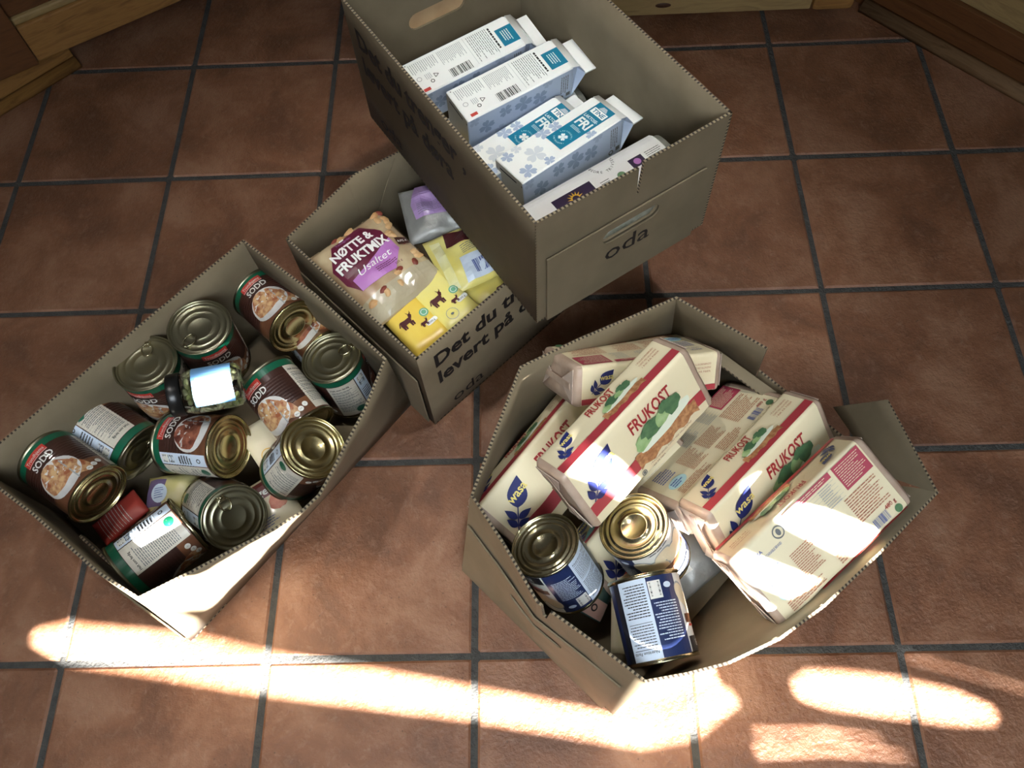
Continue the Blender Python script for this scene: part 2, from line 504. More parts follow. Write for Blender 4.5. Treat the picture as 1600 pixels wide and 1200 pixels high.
def in_edge(p, loop):
    for i in range(len(loop)):
        a, b = Vector(loop[i - 1]), Vector(loop[i]); d = b - a; L = d.length
        if L < 1e-9: continue
        q = Vector(p) - a
        if abs(d.x * q.y - d.y * q.x) / L < 1e-5 and -1e-5 < q.dot(d) / L < L + 1e-5: return True
    return False
def sheet(mb, outer, holes, f, h0, h1, key, ekey=None, hkey=None, cuts=None):
    ekey = ekey or key; hkey = hkey or key
    if cuts:
        flat = list(outer) + [p for h in holes for p in h]
        tri = tessellate_polygon([[Vector((p[0], p[1], 0)) for p in lp] for lp in [outer] + list(holes)])
        bm = bmesh.new(); vs = [bm.verts.new((p[0], p[1], 0)) for p in flat]
        for t in tri:
            try: bm.faces.new([vs[k] for k in t])
            except ValueError: pass
        bm.normal_update()
        for fc in bm.faces:
            if fc.normal.z < 0: fc.normal_flip()
        for u in cuts:
            bmesh.ops.bisect_plane(bm, geom=list(bm.verts) + list(bm.edges) + list(bm.faces), plane_co=(u, 0, 0), plane_no=(1, 0, 0))
        bm.verts.index_update()
        top = [mb.add(f(v.co.x, v.co.y, h1)) for v in bm.verts]; bot = [mb.add(f(v.co.x, v.co.y, h0)) for v in bm.verts]
        for fc in bm.faces:
            q = [v.index for v in fc.verts]
            mb.face([top[k] for k in q], key); mb.face([bot[k] for k in q[::-1]], key)
        for e in bm.edges:
            if len(e.link_loops) != 1: continue
            l = e.link_loops[0]; a, b = l.vert, l.link_loop_next.vert
            m_ = ((a.co.x + b.co.x) / 2, (a.co.y + b.co.y) / 2); L = (b.co - a.co).length; x0 = a.co.x + a.co.y
            mb.face((bot[a.index], bot[b.index], top[b.index], top[a.index]), ekey if in_edge(m_, outer) else hkey, uv=((x0, 0), (x0 + L, 0), (x0 + L, 1), (x0, 1)))
        bm.free()
        return
    loops = [outer] + list(holes)
    flat = [p for lp in loops for p in lp]
    tri = tessellate_polygon([[Vector((p[0], p[1], 0)) for p in lp] for lp in loops])
    top = [mb.add(f(p[0], p[1], h1)) for p in flat]
    bot = [mb.add(f(p[0], p[1], h0)) for p in flat]
    for t in tri:
        a, b, c = (flat[k] for k in t)
        cr = (b[0] - a[0]) * (c[1] - a[1]) - (b[1] - a[1]) * (c[0] - a[0])
        t = tuple(t) if cr > 0 else tuple(t[::-1])
        mb.face([top[k] for k in t], key)
        mb.face([bot[k] for k in t[::-1]], key)
    base = 0
    for lp in loops:
        n = len(lp); acc = 0.0
        ar = sum(lp[i][0] * lp[(i + 1) % n][1] - lp[(i + 1) % n][0] * lp[i][1] for i in range(n))
        ccw = ar > 0
        want = ccw if lp is outer else (not ccw)
        for i in range(n):
            j = (i + 1) % n
            L = (Vector(f(*lp[i], h1)) - Vector(f(*lp[j], h1))).length
            q = (bot[base + i], bot[base + j], top[base + j], top[base + i])
            uvq = ((acc, 0), (acc + L, 0), (acc + L, 1), (acc, 1))
            if (lp is outer and not ccw) or (lp is not outer and ccw):
                q = q[::-1]; uvq = uvq[::-1]
            mb.face(q, ekey if lp is outer else hkey, uv=uvq)
            acc += L
        base += n

def capsule(cu, cv, L, r, n=8, rot=0.0):
    pts = []
    for k in range(n + 1):
        a = -PI / 2 + PI * k / n
        pts.append((L / 2 - r + r * math.cos(a), r * math.sin(a)))
    for k in range(n + 1):
        a = PI / 2 + PI * k / n
        pts.append((-(L / 2 - r) + r * math.cos(a), r * math.sin(a)))
    c, s = math.cos(rot), math.sin(rot)
    return [(cu + x * c - y * s, cv + x * s + y * c) for x, y in pts]

def lathe(mb, prof, key, n=40, smooth=True, c=(0, 0), closed_top=False):
    rows = []
    for r, z in prof:
        if r < 1e-6: rows.append([mb.add((c[0], c[1], z))])
        else: rows.append([mb.add((c[0] + r * math.cos(2 * PI * i / n), c[1] + r * math.sin(2 * PI * i / n), z)) for i in range(n)])
    keys = key if isinstance(key, (list, tuple)) else [key] * (len(prof) - 1)
    for k in range(len(prof) - 1):
        a, b = rows[k], rows[k + 1]
        for i in range(n):
            j = (i + 1) % n
            if len(a) == 1 and len(b) == 1: continue
            if len(a) == 1: mb.face((a[0], b[i], b[j])[::-1], keys[k], smooth)
            elif len(b) == 1: mb.face((a[i], a[j], b[0]), keys[k], smooth)
            else: mb.face((a[i], a[j], b[j], b[i]), keys[k], smooth)

def boxmb(mb, lo, hi, key, bev=0.0):
    x0, y0, z0 = lo; x1, y1, z1 = hi
    if bev <= 0:
        p = [mb.add((x, y, z)) for z in (z0, z1) for y in (y0, y1) for x in (x0, x1)]
        for q in ((0, 2, 3, 1), (4, 5, 7, 6), (0, 1, 5, 4), (1, 3, 7, 5), (3, 2, 6, 7), (2, 0, 4, 6)):
            mb.face([p[k] for k in q], key)
        return
    bm = bmesh.new()
    bmesh.ops.create_cube(bm, size=1.0)
    for v in bm.verts:
        v.co = Vector(((x0 + x1) / 2 + v.co.x * (x1 - x0), (y0 + y1) / 2 + v.co.y * (y1 - y0), (z0 + z1) / 2 + v.co.z * (z1 - z0)))
    bmesh.ops.bevel(bm, geom=list(bm.edges), offset=bev, segments=2, affect='EDGES', profile=0.6)
    bm.normal_update()
    off = len(mb.v)
    for v in bm.verts: mb.add(v.co)
    bm.verts.index_update()
    for fc in bm.faces: mb.face([off + v.index for v in fc.verts], key, False)
    bm.free()

def tube(mb, pts, r, key, n=8, closed=False):
    pts = [Vector(p) for p in pts]; rings = []
    N = len(pts)
    for i, p in enumerate(pts):
        if closed: t = (pts[(i + 1) % N] - pts[i - 1])
        else: t = pts[min(i + 1, N - 1)] - pts[max(i - 1, 0)]
        t.normalize()
        a = t.orthogonal().normalized() if abs(t.z) > 0.9 else Vector((0, 0, 1)).cross(t).normalized()
        b = t.cross(a)
        rings.append([mb.add(p + a * r * math.cos(2 * PI * k / n) + b * r * math.sin(2 * PI * k / n)) for k in range(n)])
    for i in range(N if closed else N - 1):
        A, B = rings[i], rings[(i + 1) % N]
        for k in range(n):
            j = (k + 1) % n
            mb.face((A[k], A[j], B[j], B[k]), key, True)
    if not closed:
        mb.face(rings[0][::-1], key); mb.face(rings[-1], key)

# ------------------------------------------------------------------ setting
PITCH = 0.33
floor_mb = MB()
boxmb(floor_mb, (-1.4, -3.1, -0.05), (2.9, 0.9, -0.003), 'grout')
floor = floor_mb.build('floor'); floor['kind'] = 'structure'
tmb = MB()
hw = 0.161
top = []; seg = 3
def tz(x, y):
    d = min(hw - abs(x), hw - abs(y))
    return -0.0035 * max(0.0, 1 - d / 0.006) ** 2
xs = [-hw, -hw + 0.005, hw - 0.005, hw]
ids = [[tmb.add((x, y, tz(x, y))) for x in xs] for y in xs]
for j in range(3):
    for i in range(3):
        tmb.face((ids[j][i], ids[j][i + 1], ids[j + 1][i + 1], ids[j + 1][i]), 'tile')
ring = [ids[0][0], ids[0][1], ids[0][2], ids[0][3], ids[1][3], ids[2][3], ids[3][3], ids[3][2], ids[3][1], ids[3][0], ids[2][0], ids[1][0]]
low = [tmb.add((tmb.v[k][0], tmb.v[k][1], -0.012)) for k in ring]
for k in range(12):
    j = (k + 1) % 12
    tmb.face((low[k], low[j], ring[j], ring[k]), 'tile')
tile_me = tmb.mesh('tile')
rnd = random.Random(5)
for cx in range(-4, 8):
    for cy in range(-9, 2):
        t = link('tile', tile_me, floor)
        t.location = (cx * PITCH + PITCH / 2, cy * PITCH + PITCH / 2, rnd.uniform(-0.0007, 0.0))
        t.rotation_euler = (rnd.uniform(-0.001, 0.001), rnd.uniform(-0.001, 0.001), rnd.choice((0, 1, 2, 3)) * PI / 2 + rnd.uniform(-0.004, 0.004))

# added unseen wall behind the camera, its gaps shaped to cast the sun patches
WALL_Y = -2.9
SUN_GAPS = [
    [(0.6929, 1.1866), (0.7119, 1.1975), (0.7618, 1.205), (0.9802, 1.1863), (1.0746, 1.1667), (1.264, 1.1406), (1.4543, 1.1112), (1.5654, 1.093), (1.6378, 1.0955), (1.7606, 1.1183), (1.769, 1.1073), (1.6698, 1.0687), (1.5827, 1.0606), (1.3539, 1.0921), (1.0346, 1.1247), (0.8421, 1.1504), (0.7426, 1.161)],
    [(0.9194, 1.4188), (0.9209, 1.4345), (1.0407, 1.46), (1.06, 1.432), (1.0804, 1.428), (1.1893, 1.4816), (1.2405, 1.5105), (1.1814, 1.3984), (1.116, 1.3259), (1.0197, 1.2618), (0.9975, 1.3117), (0.989, 1.387), (0.9296, 1.4046)],
    [(0.970, 1.382), (0.9835, 1.381), (0.9905, 1.262), (0.9828, 1.200), (0.950, 1.200)],
    [(1.1565, 1.6848), (1.2237, 1.6961), (1.2209, 1.6658), (1.1596, 1.6451)],
    [(1.6345, 1.6162), (1.6764, 1.6425), (1.7118, 1.5954), (1.7404, 1.531), (1.7211, 1.5101), (1.7003, 1.5272), (1.6626, 1.5841)],
    [(1.7230, 1.499), (1.7539, 1.4931), (1.7444, 1.473), (1.7201, 1.4824)],
    [(1.8802, 1.5263), (1.9118, 1.5342), (1.961, 1.513), (2.0233, 1.4723), (2.0038, 1.4436), (1.954, 1.455), (1.9028, 1.5006)],
    [(1.7967, 1.4751), (1.8178, 1.4708), (1.9271, 1.3979), (1.9083, 1.375), (1.8676, 1.3943), (1.8094, 1.4354)],
    [(1.6013, 1.3321), (1.72, 1.3457), (1.7648, 1.425), (1.7909, 1.4308), (1.83, 1.375), (1.85, 1.34), (1.7806, 1.2838), (1.752, 1.1215), (1.64, 1.0995), (1.5720, 1.0975)],
    [(1.8613, 1.1225), (1.895, 1.1345), (1.9508, 1.1338), (2.0212, 1.126), (2.1019, 1.11), (2.1412, 1.0921), (2.1188, 1.0792), (2.063, 1.0799), (1.9851, 1.0874), (1.891, 1.0991), (1.8564, 1.109)],
    [(1.7657, 1.0755), (1.869, 1.0743), (1.946, 1.0656), (1.9425, 1.0618), (1.8633, 1.0678), (1.7603, 1.069)],
    [(1.7518, 1.0587), (1.8554, 1.0589), (1.9688, 1.05), (1.9652, 1.0462), (1.8493, 1.0519), (1.7444, 1.0498)],
    [(2.0566, 1.1533), (2.1264, 1.1349), (2.2175, 1.1112), (2.2141, 1.1079), (2.1231, 1.1315), (2.0533, 1.1498)],
]
wmb = MB()
sheet(wmb, [(-3.2, -0.05), (5.2, -0.05), (5.2, 3.2), (-3.2, 3.2)], SUN_GAPS,
      lambda u, v, h: Vector((u, WALL_Y - h, v)), 0.0, 0.004, 'plaster')
w_ = wmb.build('sun_gobo_wall', fix=True); w_['kind'] = 'structure'

# ---- wooden kitchen units along the top of the view
def unit_frame(p0, p1):
    a, b = Vector((p0[0], p0[1], 0)), Vector((p1[0], p1[1], 0))
    X = (b - a).normalized(); Y = Vector((-X.y, X.x, 0))
    return frame(a, X, Y, (0, 0, 1)), (b - a).length

def quarter_round(mb, x0, x1, r, key, n=6):
    prof = [(0.0, 0.0)] + [(-r * math.cos(PI / 2 * k / n), r * math.sin(PI / 2 * k / n)) for k in range(n + 1)]
    A = [mb.add((x0, y, z)) for y, z in prof]; B = [mb.add((x1, y, z)) for y, z in prof]
    for k in range(1, len(prof) - 1):
        mb.face((A[k], B[k], B[k + 1], A[k + 1]), key, True)
    mb.face(A[::-1], key); mb.face(B, key)
    mb.face((A[-1], B[-1], B[0], A[0]), key); mb.face((A[0], B[0], B[1], A[1]), key)

# left unit
mx, ln = unit_frame((-0.4170, -0.1046), (-0.2925, 0.0136))
lc = thing('kitchen_cabinet', 'brown pine kitchen cabinet with a panelled door in the upper left corner', 'cabinet', mtx=mx)
b = MB(); quarter_round(b, -0.7, ln + 0.02, 0.020, 'pine'); b.build('floor_moulding', lc, True)
b = MB(); boxmb(b, (-0.7, 0.0, 0.0), (ln + 0.02, 0.018, 0.088), 'pine', 0.002); b.build('plinth', lc)
fx, fl = unit_frame((-0.3705, -0.1155), (-0.0069, 0.1119))
rel = mx.inverted() @ fx
def in_unit(o): o.matrix_local = rel; return o
b = MB(); boxmb(b, (-0.7, 0.02, 0.09), (0.75, 0.60, 0.86), 'pine', 0.003); in_unit(b.build('carcass', lc))
b = MB(); boxmb(b, (0.088, 0.0, 0.09), (0.75, 0.021, 0.178), 'pine', 0.004); in_unit(b.build('bottom_rail', lc))
b = MB(); boxmb(b, (0.086, 0.006, 0.178), (0.75, 0.021, 0.195), 'pine_pale', 0.005); in_unit(b.build('moulding', lc))
b = MB(); boxmb(b, (0.086, 0.013, 0.195), (0.75, 0.022, 0.8), 'pine_dark', 0.003); in_unit(b.build('door_panel', lc))
b = MB(); boxmb(b, (-0.7, -0.006, 0.088), (0.087, 0.021, 0.86), 'pine_dark', 0.004); in_unit(b.build('stile', lc))

# back unit
bc = thing('kitchen_cabinet', 'pale knotty pine cabinet base standing behind the tall box of cartons', 'cabinet', loc=(0.745, 0.05, 0))
b = MB(); boxmb(b, (0, 0.02, 0.05), (0.755, 0.55, 0.86), 'pine', 0.003); b.build('carcass', bc)
b = MB(); boxmb(b, (0.0, 0.0, 0.05), (0.66, 0.021, 0.15), 'pine_pale', 0.003); b.build('bottom_rail', bc)
b = MB(); boxmb(b, (0.663, -0.002, 0.045), (0.755, 0.03, 0.86), 'pine', 0.012); b.build('corner_post', bc)
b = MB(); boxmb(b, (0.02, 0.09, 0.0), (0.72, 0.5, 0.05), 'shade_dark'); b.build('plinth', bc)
b = MB(); lathe(b, [(0.0, 0.0016), (0.010, 0.0012), (0.014, 0.0)], 'knot', n=16)
k = b.build('knot', bc); k.location = (0.33, -0.0002, 0.075); k.rotation_euler = (PI / 2, 0, 0); k.scale = (1.25, 0.45, 1)

# right unit
mx, ln = unit_frame((1.5546, 0.1124), (1.8354, -0.1841))
rc = thing('kitchen_cabinet', 'dark stained cabinet plinth with a glossy floor moulding in the upper right corner', 'cabinet', mtx=mx)
b = MB(); quarter_round(b, 0.0, 0.9, 0.024, 'moulding'); b.build('floor_moulding', rc, True)
b = MB(); boxmb(b, (-0.05, 0.0, 0.0), (0.9, 0.018, 0.055), 'pine_dark', 0.002); b.build('plinth', rc)
b = MB(); boxmb(b, (-0.05, 0.008, 0.058), (0.9, 0.03, 0.105), 'pine_dark', 0.003); b.build('lower_rail', rc)
b = MB(); boxmb(b, (-0.05, 0.020, 0.105), (0.9, 0.5, 0.86), 'pine_pale', 0.003); b.build('door_panel', rc)

# ------------------------------------------------------------------ cardboard boxes
T = 0.004
class Wall:
    """one side of a carton: a sheet between a floor polyline and a rim polyline"""
    def __init__(s, bot, rim, ctr, root):
        s.o = Vector(root); s.n = len(rim)
        if len(bot) == 2 and s.n > 2:
            L = [0.0]
            for i in range(1, s.n): L.append(L[-1] + (Vector(rim[i]) - Vector(rim[i - 1])).length)
            bot = [Vector(bot[0]).lerp(Vector(bot[1]), l / L[-1]) for l in L]
        s.bot = [Vector(p) - s.o for p in bot]; s.rim = [Vector(p) - s.o for p in rim]
        L = [0.0]
        for i in range(1, s.n): L.append(L[-1] + (s.bot[i] - s.bot[i - 1]).length)
        s.L = L; s.len = L[-1]
        s.H = sum((a - b_).length for a, b_ in zip(s.rim, s.bot)) / s.n
        c = Vector(ctr) - s.o
        s.out = []
        for i in range(s.n):
            a, b_ = max(i - 1, 0), min(i + 1, s.n - 1)
            t = (s.rim[b_] + s.bot[b_] - s.rim[a] - s.bot[a]).normalized()
            up = (s.rim[i] - s.bot[i]).normalized()
            nn = t.cross(up).normalized()
            mid = (s.rim[i] + s.bot[i]) / 2 - c
            if nn.dot(mid) < 0: nn = -nn
            s.out.append(nn)
    def f(s, u, v, h=0.0):
        u = min(max(u, 0.0), s.len); i = 0
        while i < s.n - 2 and u > s.L[i + 1]: i += 1
        t = (u - s.L[i]) / (s.L[i + 1] - s.L[i])
        b_ = s.bot[i].lerp(s.bot[i + 1], t); r = s.rim[i].lerp(s.rim[i + 1], t)
        nn = s.out[i].lerp(s.out[i + 1], t)
        return b_.lerp(r, v / s.H) + nn * h
    def panel(s, name, parent):
        mb = MB(); N = s.n
        nv = 4
        o = [[mb.add(s.bot[i].lerp(s.rim[i], j / nv)) for i in range(N)] for j in range(nv + 1)]
        n_ = [[mb.add(s.bot[i].lerp(s.rim[i], j / nv) - s.out[i] * T) for i in range(N)] for j in range(nv + 1)]
        acc = 0
        for i in range(N - 1):
            for j in range(nv):
                mb.face((o[j][i], o[j][i + 1], o[j + 1][i + 1], o[j + 1][i]), 'kraft', True)
                mb.face((n_[j][i], n_[j + 1][i], n_[j + 1][i + 1], n_[j][i + 1]), 'kraft', True)
            L = (s.rim[i + 1] - s.rim[i]).length
            mb.face((o[nv][i], o[nv][i + 1], n_[nv][i + 1], n_[nv][i]), 'edge', uv=((acc, 0), (acc + L, 0), (acc + L, 1), (acc, 1)))
            mb.face((o[0][i], n_[0][i], n_[0][i + 1], o[0][i + 1]), 'kraft')
            acc += L
        for i in (0, N - 1):
            for j in range(nv):
                a, c_ = j * s.H / nv, (j + 1) * s.H / nv
                mb.face((o[j][i], o[j + 1][i], n_[j + 1][i], n_[j][i]), 'edge', uv=((a, 0), (c_, 0), (c_, 1), (a, 1)))
        return mb.build(name, parent)
    def cut_panel(s, name, parent, slit=None, hole=None, drop=0.0, slitw=0.004, slitd=0.06):
        """flat panel with a slit down from the rim and a hand hole"""
        H, L = s.H, s.len
        out = [(0, 0), (L, 0), (L, H)]
        if slit: out += [(slit + slitw, H), (slit + slitw * 0.4, H - slitd), (slit - slitw * 0.4, H - slitd), (slit - slitw, H - drop)]
        out += [(0, H)]
        mb = MB(); sheet(mb, out, [hole] if hole else [], s.f, -T, 0.0, 'kraft', 'edge', cuts=s.L[1:-1])
        return mb.build(name, parent, True)
    def outer_layer(s, name, parent, height, hole, u0=0.012, u1=None):
        u1 = u1 or s.len - 0.012
        mb = MB(); sheet(mb, [(u0, 0.001), (u1, 0.001), (u1, height), (u0, height)], [hole] if hole else [], s.f, 0.0028, 0.0054, 'kraft', cuts=s.L[1:-1])
        return mb.build(name, parent, True)

def box_bottom(parent, pts, z):
    mb = MB(); o = parent.location
    P = [Vector((p[0], p[1], z)) - o for p in pts]
    a = [mb.add(p) for p in P]; b_ = [mb.add(p + Vector((0, 0, T))) for p in P]
    mb.face(b_, 'kraft'); mb.face(a[::-1], 'kraft')
    for i in range(len(P)):
        j = (i + 1) % len(P)
        mb.face((a[i], a[j], b_[j], b_[i]), 'edge', uv=((0, 0), (.4, 0), (.4, 1), (0, 1)))
    return mb.build('bottom_panel', parent, True)
def P3(p, z): return (p[0], p[1], z)
def mirror_u(w):
    return lambda u, v, h=0.0: w.f(w.len - u, v, h)

def slogan(wall, parent, f):
    """two printed lines and the small maker's word on a long side; f has u running the reading way"""
    for s_, u, v, sz in (('Det du trenger ,', 0.030, 0.178, 0.052), ('levert p\u00e5 d\u00f8ra', 0.030, 0.123, 0.052)):
        mb = MB()
        d_text(mb, f, s_, u, v, sz, 'ink', 0.0006, sx=0.94, bold=0.03, align='L')
        mb.build('slogan_print', parent)
    mb = MB(); d_text(mb, f, 'oda', 0.050, 0.022, 0.040, 'ink', 0.0006, align='L', sx=1.25)
    mb.build('name_print', parent)

def box_root(label, pts, z):
    c = Vector((sum(p[0] for p in pts) / 4, sum(p[1] for p in pts) / 4, z))
    return thing('cardboard_box', label, 'box', loc=c, group='open grocery boxes'), c

# --- left box (cans)
aF, aR, aB, aL = (0.5417, -0.8792), (0.2057, -1.2900), (-0.0497, -1.0810), (0.2863, -0.6703)
HB = 0.2425
boxA, cA = box_root('open brown cardboard box full of cans at the left of the floor', (aF, aR, aB, aL), 0)
box_bottom(boxA, (aF, aR, aB, aL), 0.0005)
cc = (cA.x, cA.y, 0.12)
wA_front = Wall([P3(aF, 0), P3(aR, 0)], [(0.5384, -0.9114, 0.235), (0.5124, -0.9978, 0.235), (0.4903, -1.0490, 0.235), (0.4723, -1.0936, 0.235), (0.4553, -1.1320, 0.235), (0.4303, -1.1579, 0.235), (0.3965, -1.1804, 0.235), (0.3457, -1.2066, 0.235), (0.2879, -1.2384, 0.235), (0.2190, -1.2736, 0.235)], cc, cA)
wA_front.panel('side_panel', boxA)
wA_l = Wall([P3(aR, 0), P3(aB, 0)], [(0.2190, -1.2736, 0.235), (0.1562, -1.2368, 0.24), (0.1018, -1.1951, 0.24), (0.0455, -1.1520, 0.24), (-0.0111, -1.1142, 0.24), (-0.0666, -1.0752, 0.24)], cc, cA)
wA_l.panel('end_panel', boxA)
wA_b = Wall([P3(aB, 0), P3(aL, 0)], [(-0.0666, -1.0752, 0.24), (-0.0321, -1.0365, 0.24), (0.0446, -0.9505, 0.24), (0.1679, -0.8085, 0.24), (0.2855, -0.6794, 0.24)], cc, cA)
wA_b.panel('side_panel', boxA)
wA_r = Wall([P3(aL, 0), P3(aF, 0)], [(0.2855, -0.6794, 0.24), (0.4180, -0.7910, 0.24), (0.5384, -0.9114, 0.235)], cc, cA)
wA_r.panel('end_panel', boxA)
wA_l.outer_layer('handle_layer', boxA, 0.150, capsule(wA_l.len / 2, 0.12, 0.105, 0.013))
mb = MB(); sheet(mb, capsule(0.135, 0.14, 0.105, 0.017), [], wA_l.f, -0.016, -0.012, 'kraft', 'edge')
mb.build('handle_flap', boxA, True)

# --- middle box (nuts and chocolate)
bF, bR, bB, bL = (0.5863, -0.9203), (0.9668, -0.5543), (0.7380, -0.3165), (0.3575, -0.6825)
boxB, cB = box_root('brown cardboard box of snacks half covered by the taller stacked box', (bF, bR, bB, bL), 0)
box_bottom(boxB, (bF, bR, bB, bL), 0.0005)
cc = (cB.x, cB.y, 0.12)
wB_front = Wall([P3(bF, 0), P3(bR, 0)], [P3(bF, HB), P3(bR, HB)], cc, cB)
wB_front.panel('side_panel', boxB)
Wall([P3(bR, 0), P3(bB, 0)], [P3(bR, HB), P3(bB, HB)], cc, cB).panel('end_panel', boxB)
wB_b = Wall([P3(bB, 0), P3(bL, 0)], [P3(bB, HB), (0.5351, -0.5018, HB), (0.4616, -0.5492, HB), (0.3575, -0.6825, HB)], cc, cB)
wB_b.panel('side_panel', boxB)
wB_l = Wall([P3(bL, 0), P3(bF, 0)], [P3(bL, HB), P3(bF, HB)], cc, cB)
wB_l.panel('end_panel', boxB)
wB_l.outer_layer('handle_layer', boxB, 0.160, capsule(wB_l.len / 2, 0.135, 0.105, 0.013))
slogan(wB_front, boxB, wB_front.f)
# creases in the back side
mb = MB()
tube(mb, [wB_b.f(wB_b.len - 0.150, 0.235, -T - 0.0005), wB_b.f(wB_b.len - 0.150, 0.05, -T - 0.0005)], 0.0008, 'kraft', 5)
tube(mb, [wB_b.f(wB_b.len - 0.245, 0.235, -T - 0.0005), wB_b.f(wB_b.len - 0.105, 0.03, -T - 0.0005)], 0.0007, 'kraft', 5)
mb.build('crease', boxB)

# --- tall stacked box (milk cartons)
ZC = HB + 0.001
cF, cR, cBk, cL = (1.0486, -0.6819), (0.7610, -0.2390), (0.4843, -0.4188), (0.7718, -0.8616)
HC = 0.2475
boxC, cC = box_root('brown cardboard box of milk cartons stacked on top of the snack box', (cF, cR, cBk, cL), ZC)
box_bottom(boxC, (cF, cR, cBk, cL), ZC)
cc = (cC.x, cC.y, ZC + 0.12)
wC_h = Wall([P3(cL, ZC), P3(cF, ZC)], [P3(cL, ZC + HC), P3(cF, ZC + HC)], cc, cC)
hc = capsule(wC_h.len * 0.50, 0.130, 0.104, 0.0145)
wC_h.cut_panel('end_panel', boxC, slit=wC_h.len * 0.525, hole=hc, drop=0.006)
wC_h.outer_layer('handle_layer', boxC, 0.160, hc, u0=0.016, u1=wC_h.len - 0.03)
mb = MB(); d_text(mb, wC_h.f, 'oda', wC_h.len * 0.49, 0.074, 0.050, 'ink', 0.0062, sx=1.15, bold=0.006)
mb.build('name_print', boxC)
Wall([P3(cF, ZC), P3(cR, ZC)], [P3(cF, ZC + HC), P3(cR, ZC + HC)], cc, cC).panel('side_panel', boxC)
wC_k = Wall([P3(cR, ZC), P3(cBk, ZC)], [P3(cR, ZC + HC), P3(cBk, ZC + HC)], cc, cC)
hk = capsule(wC_k.len * 0.52, 0.150, 0.110, 0.0155)
wC_k.cut_panel('end_panel', boxC, slit=wC_k.len * 0.52, hole=hk)
mb = MB(); sheet(mb, capsule(wC_k.len * 0.52, 0.150, 0.112, 0.0165), [], wC_k.f, 0.0005, 0.004, 'kraft_light', 'edge')
mb.build('handle_flap', boxC, True)
wC_l = Wall([P3(cBk, ZC), P3(cL, ZC)], [P3(cBk, ZC + HC), P3(cL, ZC + HC)], cc, cC)
wC_l.panel('side_panel', boxC)
slogan(wC_l, boxC, wC_l.f)

# --- right box (crispbread), torn open and splayed
dF, dL, dR, dB = (0.8700, -1.4096), (0.6380, -1.1775), (1.2430, -1.0360), (1.0110, -0.8040)
boxD, cD = box_root('splayed brown cardboard box of crispbread packs at the lower right', (dF, dL, dR, dB), 0)
box_bottom(boxD, (dF, dR, dB, (0.8350, -0.8950), (0.7350, -0.9600), (0.6750, -1.0600), dL), 0.0005)
cc = (cD.x, cD.y, 0.12)
wD_h = Wall([P3(dL, 0), P3(dF, 0)], [(0.6706, -1.1376, 0.238), (0.7152, -1.2079, 0.235), (0.7598, -1.2889, 0.235), (0.8310, -1.3406, 0.232), (0.8967, -1.3910, 0.225)], cc, cD)
hd = capsule(wD_h.len * 0.50, 0.118, 0.105, 0.0105)
wD_h.cut_panel('end_panel', boxD, slit=wD_h.len * 0.55, hole=hd, slitw=0.007, slitd=0.045)
wD_h.outer_layer('handle_layer', boxD, 0.160, hd, u0=0.006, u1=wD_h.len - 0.018)
wD_f = Wall([P3(dF, 0), P3(dR, 0)], [(0.8967, -1.3910, 0.225), (0.9523, -1.3826, 0.225), (1.0071, -1.3702, 0.225), (1.0772, -1.3412, 0.225), (1.1426, -1.2997, 0.225), (1.2334, -1.2277, 0.222), (1.2868, -1.1821, 0.215), (1.3354, -1.1409, 0.21)], cc, cD)
wD_f.panel('side_panel', boxD)
wD_b = Wall([P3(dB, 0), (0.8350, -0.8950, 0), (0.7350, -0.9600, 0), (0.6750, -1.0600, 0), P3(dL, 0)], [(0.9915, -0.8221, 0.247), (0.8314, -0.8899, 0.24), (0.7439, -0.9340, 0.24), (0.7027, -1.0469, 0.24), (0.6706, -1.1376, 0.238)], cc, cD)
wD_b.panel('side_panel', boxD)
midD = tuple((Vector(P3(dB, 0)) + Vector(P3(dR, 0))) / 2)
Wall([P3(dB, 0), midD], [(0.9915, -0.8221, 0.247), (1.1192, -0.9181, 0.247)], cc, cD).panel('end_panel', boxD)
Wall([midD, P3(dR, 0)], [(1.1270, -0.9130, 0.165), (1.2850, -1.0700, 0.150)], cc, cD).panel('end_panel', boxD)
Wall([(1.2378, -0.9748, 0.150), (1.2950, -1.0790, 0.130)], [(1.2939, -0.9948, 0.215), (1.3354, -1.1409, 0.21)], cc, cD).panel('torn_flap', boxD)
mb = MB()
q = [Vector(p) - cD for p in ((1.060, -0.880, 0.178), (1.150, -0.962, 0.172), (1.140, -0.975, 0.166), (1.050, -0.893, 0.172))]
a_ = [mb.add(p) for p in q]; b_ = [mb.add(p - Vector((0, 0, .004))) for p in q]
mb.face(a_, 'kraft'); mb.face(b_[::-1], 'kraft')
for i in range(4):
    j = (i + 1) % 4
    mb.face((a_[i], b_[i], b_[j], a_[j]), 'edge', uv=((0, 0), (0, 1), (.1, 1), (.1, 0)))
mb.build('folded_flap', boxD, True)

# ------------------------------------------------------------------ cans
CR, CH = 0.0495, 0.118
def can_f(ribs=True):
    def f(t, z, h=0.0):            # t = angle in degrees
        r = CR + h + (0.00035 * math.sin((z - 0.032) / 0.0054 * 2 * PI) if ribs and 0.032 < z < 0.0886 else 0.0)
        a = math.radians(t)
        return Vector((r * math.cos(a), r * math.sin(a), z))
    return f
DEG = 1.0 / (CR * PI / 180)        # degrees per metre of label
def cyl_uv(f, t0):
    """label surface with both axes in metres, u measured from angle t0"""
    return lambda u, v, h=0.0: f(t0 + u * DEG, v, h)

